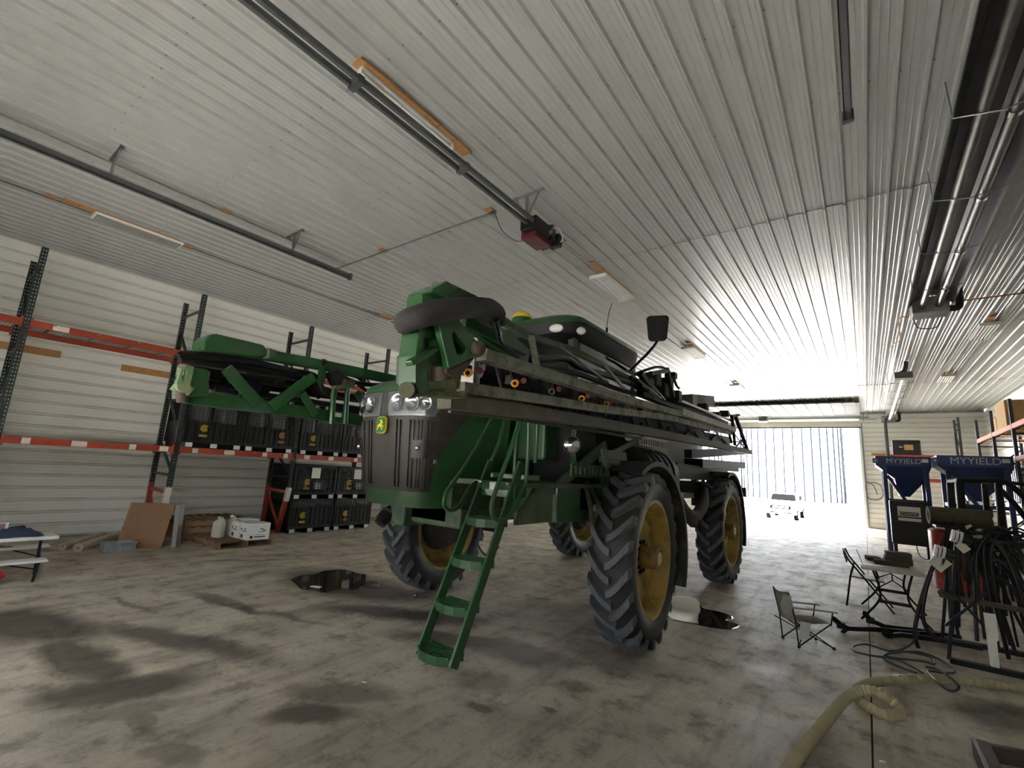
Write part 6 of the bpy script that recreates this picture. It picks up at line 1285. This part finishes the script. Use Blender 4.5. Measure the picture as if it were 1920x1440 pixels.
# scraps on the floor
for k, (px, py, sx, sy, rz, lb) in enumerate(((683, 1281, .045, .014, .3, 'small white stub on the floor below the ladder'), (302, 1089, .05, .02, .2, 'tiny white scrap on the floor left of the stains'), (592, 1101, .14, .06, .5, 'torn white paper scrap lying in the dark puddle'), (1500, 1235, .03, .02, .2, 'tiny white scrap on the floor before the camp chair'), (1655, 1430, .03, .015, .6, 'tiny white scrap on the near floor left of the steel frame'))):
    p = onz(px, py); tag(MB().box((p.x, p.y, .008), (sx, sy, .006), Matrix.Rotation(rz, 3, 'Z')).build('paper_scrap', WHITE_P), lb, 'scrap', 'scraps on the floor')
p = onz(775, 1122); vs = thing('wire_clip', (p.x, p.y, 0), 'small bent silver wire clip on the floor by the front wheel', 'clip'); MB().ball((p.x - .02, p.y + .05, .025), .022, 10, 8).build('clip_head', CHROME, vs); MB().tube(smoothpath([(p.x - .02, p.y + .04, .02), (p.x, p.y - .04, .01), (p.x + .08, p.y - .08, .012), (p.x + .12, p.y - .14, .008)]), .006, 6).build('clip_wire', STEEL, vs)
# ================================================================== OUTDOORS: pickup, grain bins
pk = thing('pickup_truck', (-5.1, 42, GZ), 'white pickup truck parked outside the bright doorway', 'truck'); K = lambda mb, n, m, **k: mb.build(n, m, pk, **k); TW = mat('truck_white', (232, 232, 230), 0.25, var=0.02)
z0 = GZ; xa, xb = -6.15, -4.1
K(MB().loft([[Vector((x, y, z0 + z)) for y, z in ((40.2, .55), (40.15, .95), (40.35, 1.18), (41.7, 1.28), (42.3, 1.85), (43.9, 1.88), (44.3, 1.3), (46.0, 1.3), (46.05, .6))] for x in (xa + .05, xa + .0, xb, xb - .05)]), 'truck_body', TW, smooth=30)
DEEP = mat('deep_black', (12, 12, 13), 0.8, var=0.1, spec=0.0)
K(MB().bb((xa + .35, 40.1, z0 + .78), (xb - .35, 40.2, z0 + 1.02)), 'truck_grille', DEEP); K(MB().bb((xa + .5, 40.08, z0 + .86), (xb - .5, 40.11, z0 + .94)), 'grille_insert', TW); K(MB().bb((xa + .2, 40.0, z0 + .48), (xa + .8, 40.03, z0 + .56)), 'bumper_slot', DEEP); K(MB().bb((xb - .8, 40.0, z0 + .48), (xb - .2, 40.03, z0 + .56)), 'bumper_slot', DEEP); K(MB().bb((xa, 40.02, z0 + .42), (xb, 40.25, z0 + .68)), 'front_bumper', CHROME, bevel=.03)
for x in (xa + .05, xb - .37): K(MB().bb((x, 40.12, z0 + .8), (x + .32, 40.22, z0 + .98)), 'truck_headlight', CHROME)
K(MB().add([Vector((xa + .18, 41.70, z0 + 1.37)), Vector((xb - .18, 41.70, z0 + 1.37)), Vector((xb - .26, 42.18, z0 + 1.83)), Vector((xa + .26, 42.18, z0 + 1.83))], [(0, 1, 2, 3)]), 'windshield', DEEP); K(MB().bb((xb - .002, 42.3, z0 + 1.35), (xb + .004, 43.1, z0 + 1.75)).bb((xb - .002, 43.2, z0 + 1.35), (xb + .004, 43.9, z0 + 1.75)), 'side_window', DEEP); K(MB().bb((xb, 41.95, z0 + 1.3), (xb + .22, 42.1, z0 + 1.5)), 'side_mirror', BLACK)
for x in (xa + .12, xb - .12):
    for y in (41.0, 44.9): w_ = K(MB().lathe([(-.13, .22), (-.13, .36), (.13, .36), (.13, .22), (-.13, .22)], (x, y, z0 + .36), (1, 0, 0), 22), 'tyre', DEEP); MB().lathe([(-.11, 0), (-.11, .22), (.13, .22), (.13, 0)], (x, y, z0 + .36), (1, 0, 0), 16).build('rim', CHROME, w_)
BINM = mat('galvanised_bin', (150, 158, 168), 0.5, 0.3, var=0.06)
def bin_(cx, cy, r, h, lb):
    t = thing('grain_bin', (cx, cy, GZ), lb, 'grain bin', 'grain bins outside'); b = MB(); prof = []
    for k in range(int(h / .2)): prof += [(k * .2, r), (k * .2 + .1, r + .03)]
    b.lathe(prof + [(h, r), (h + r * .5, .3)], (cx, cy, GZ + .9), (0, 0, 1), 64); b.build('bin_wall', BINM, t, smooth=20)
    for k in range(36): a = 2 * math.pi * k / 36; MB().bb((cx + (r + .06) * math.cos(a) - .05, cy + (r + .06) * math.sin(a) - .05, GZ + .9), (cx + (r + .06) * math.cos(a) + .05, cy + (r + .06) * math.sin(a) + .05, GZ + .9 + h)).build('stiffener', mat('darkened_stiffener', (22, 25, 30), 0.9, var=0.1, spec=0.0), t)  # galvanised stiffeners blackened in colour so their shading lines outlast the glare
    MB().lathe([(0, r + .25), (.9, r + .25), (.9, 0)], (cx, cy, GZ), (0, 0, 1), 64).build('bin_base', mat('stone_base', (96, 96, 92), 0.9, var=0.3, scale=8), t)
bin_(-7.2, 66, 5.3, 11, 'tall galvanised grain bin on a stone base behind the white truck'); bin_(-22, 70, 6, 11, 'second grain bin farther left beyond the doorway')
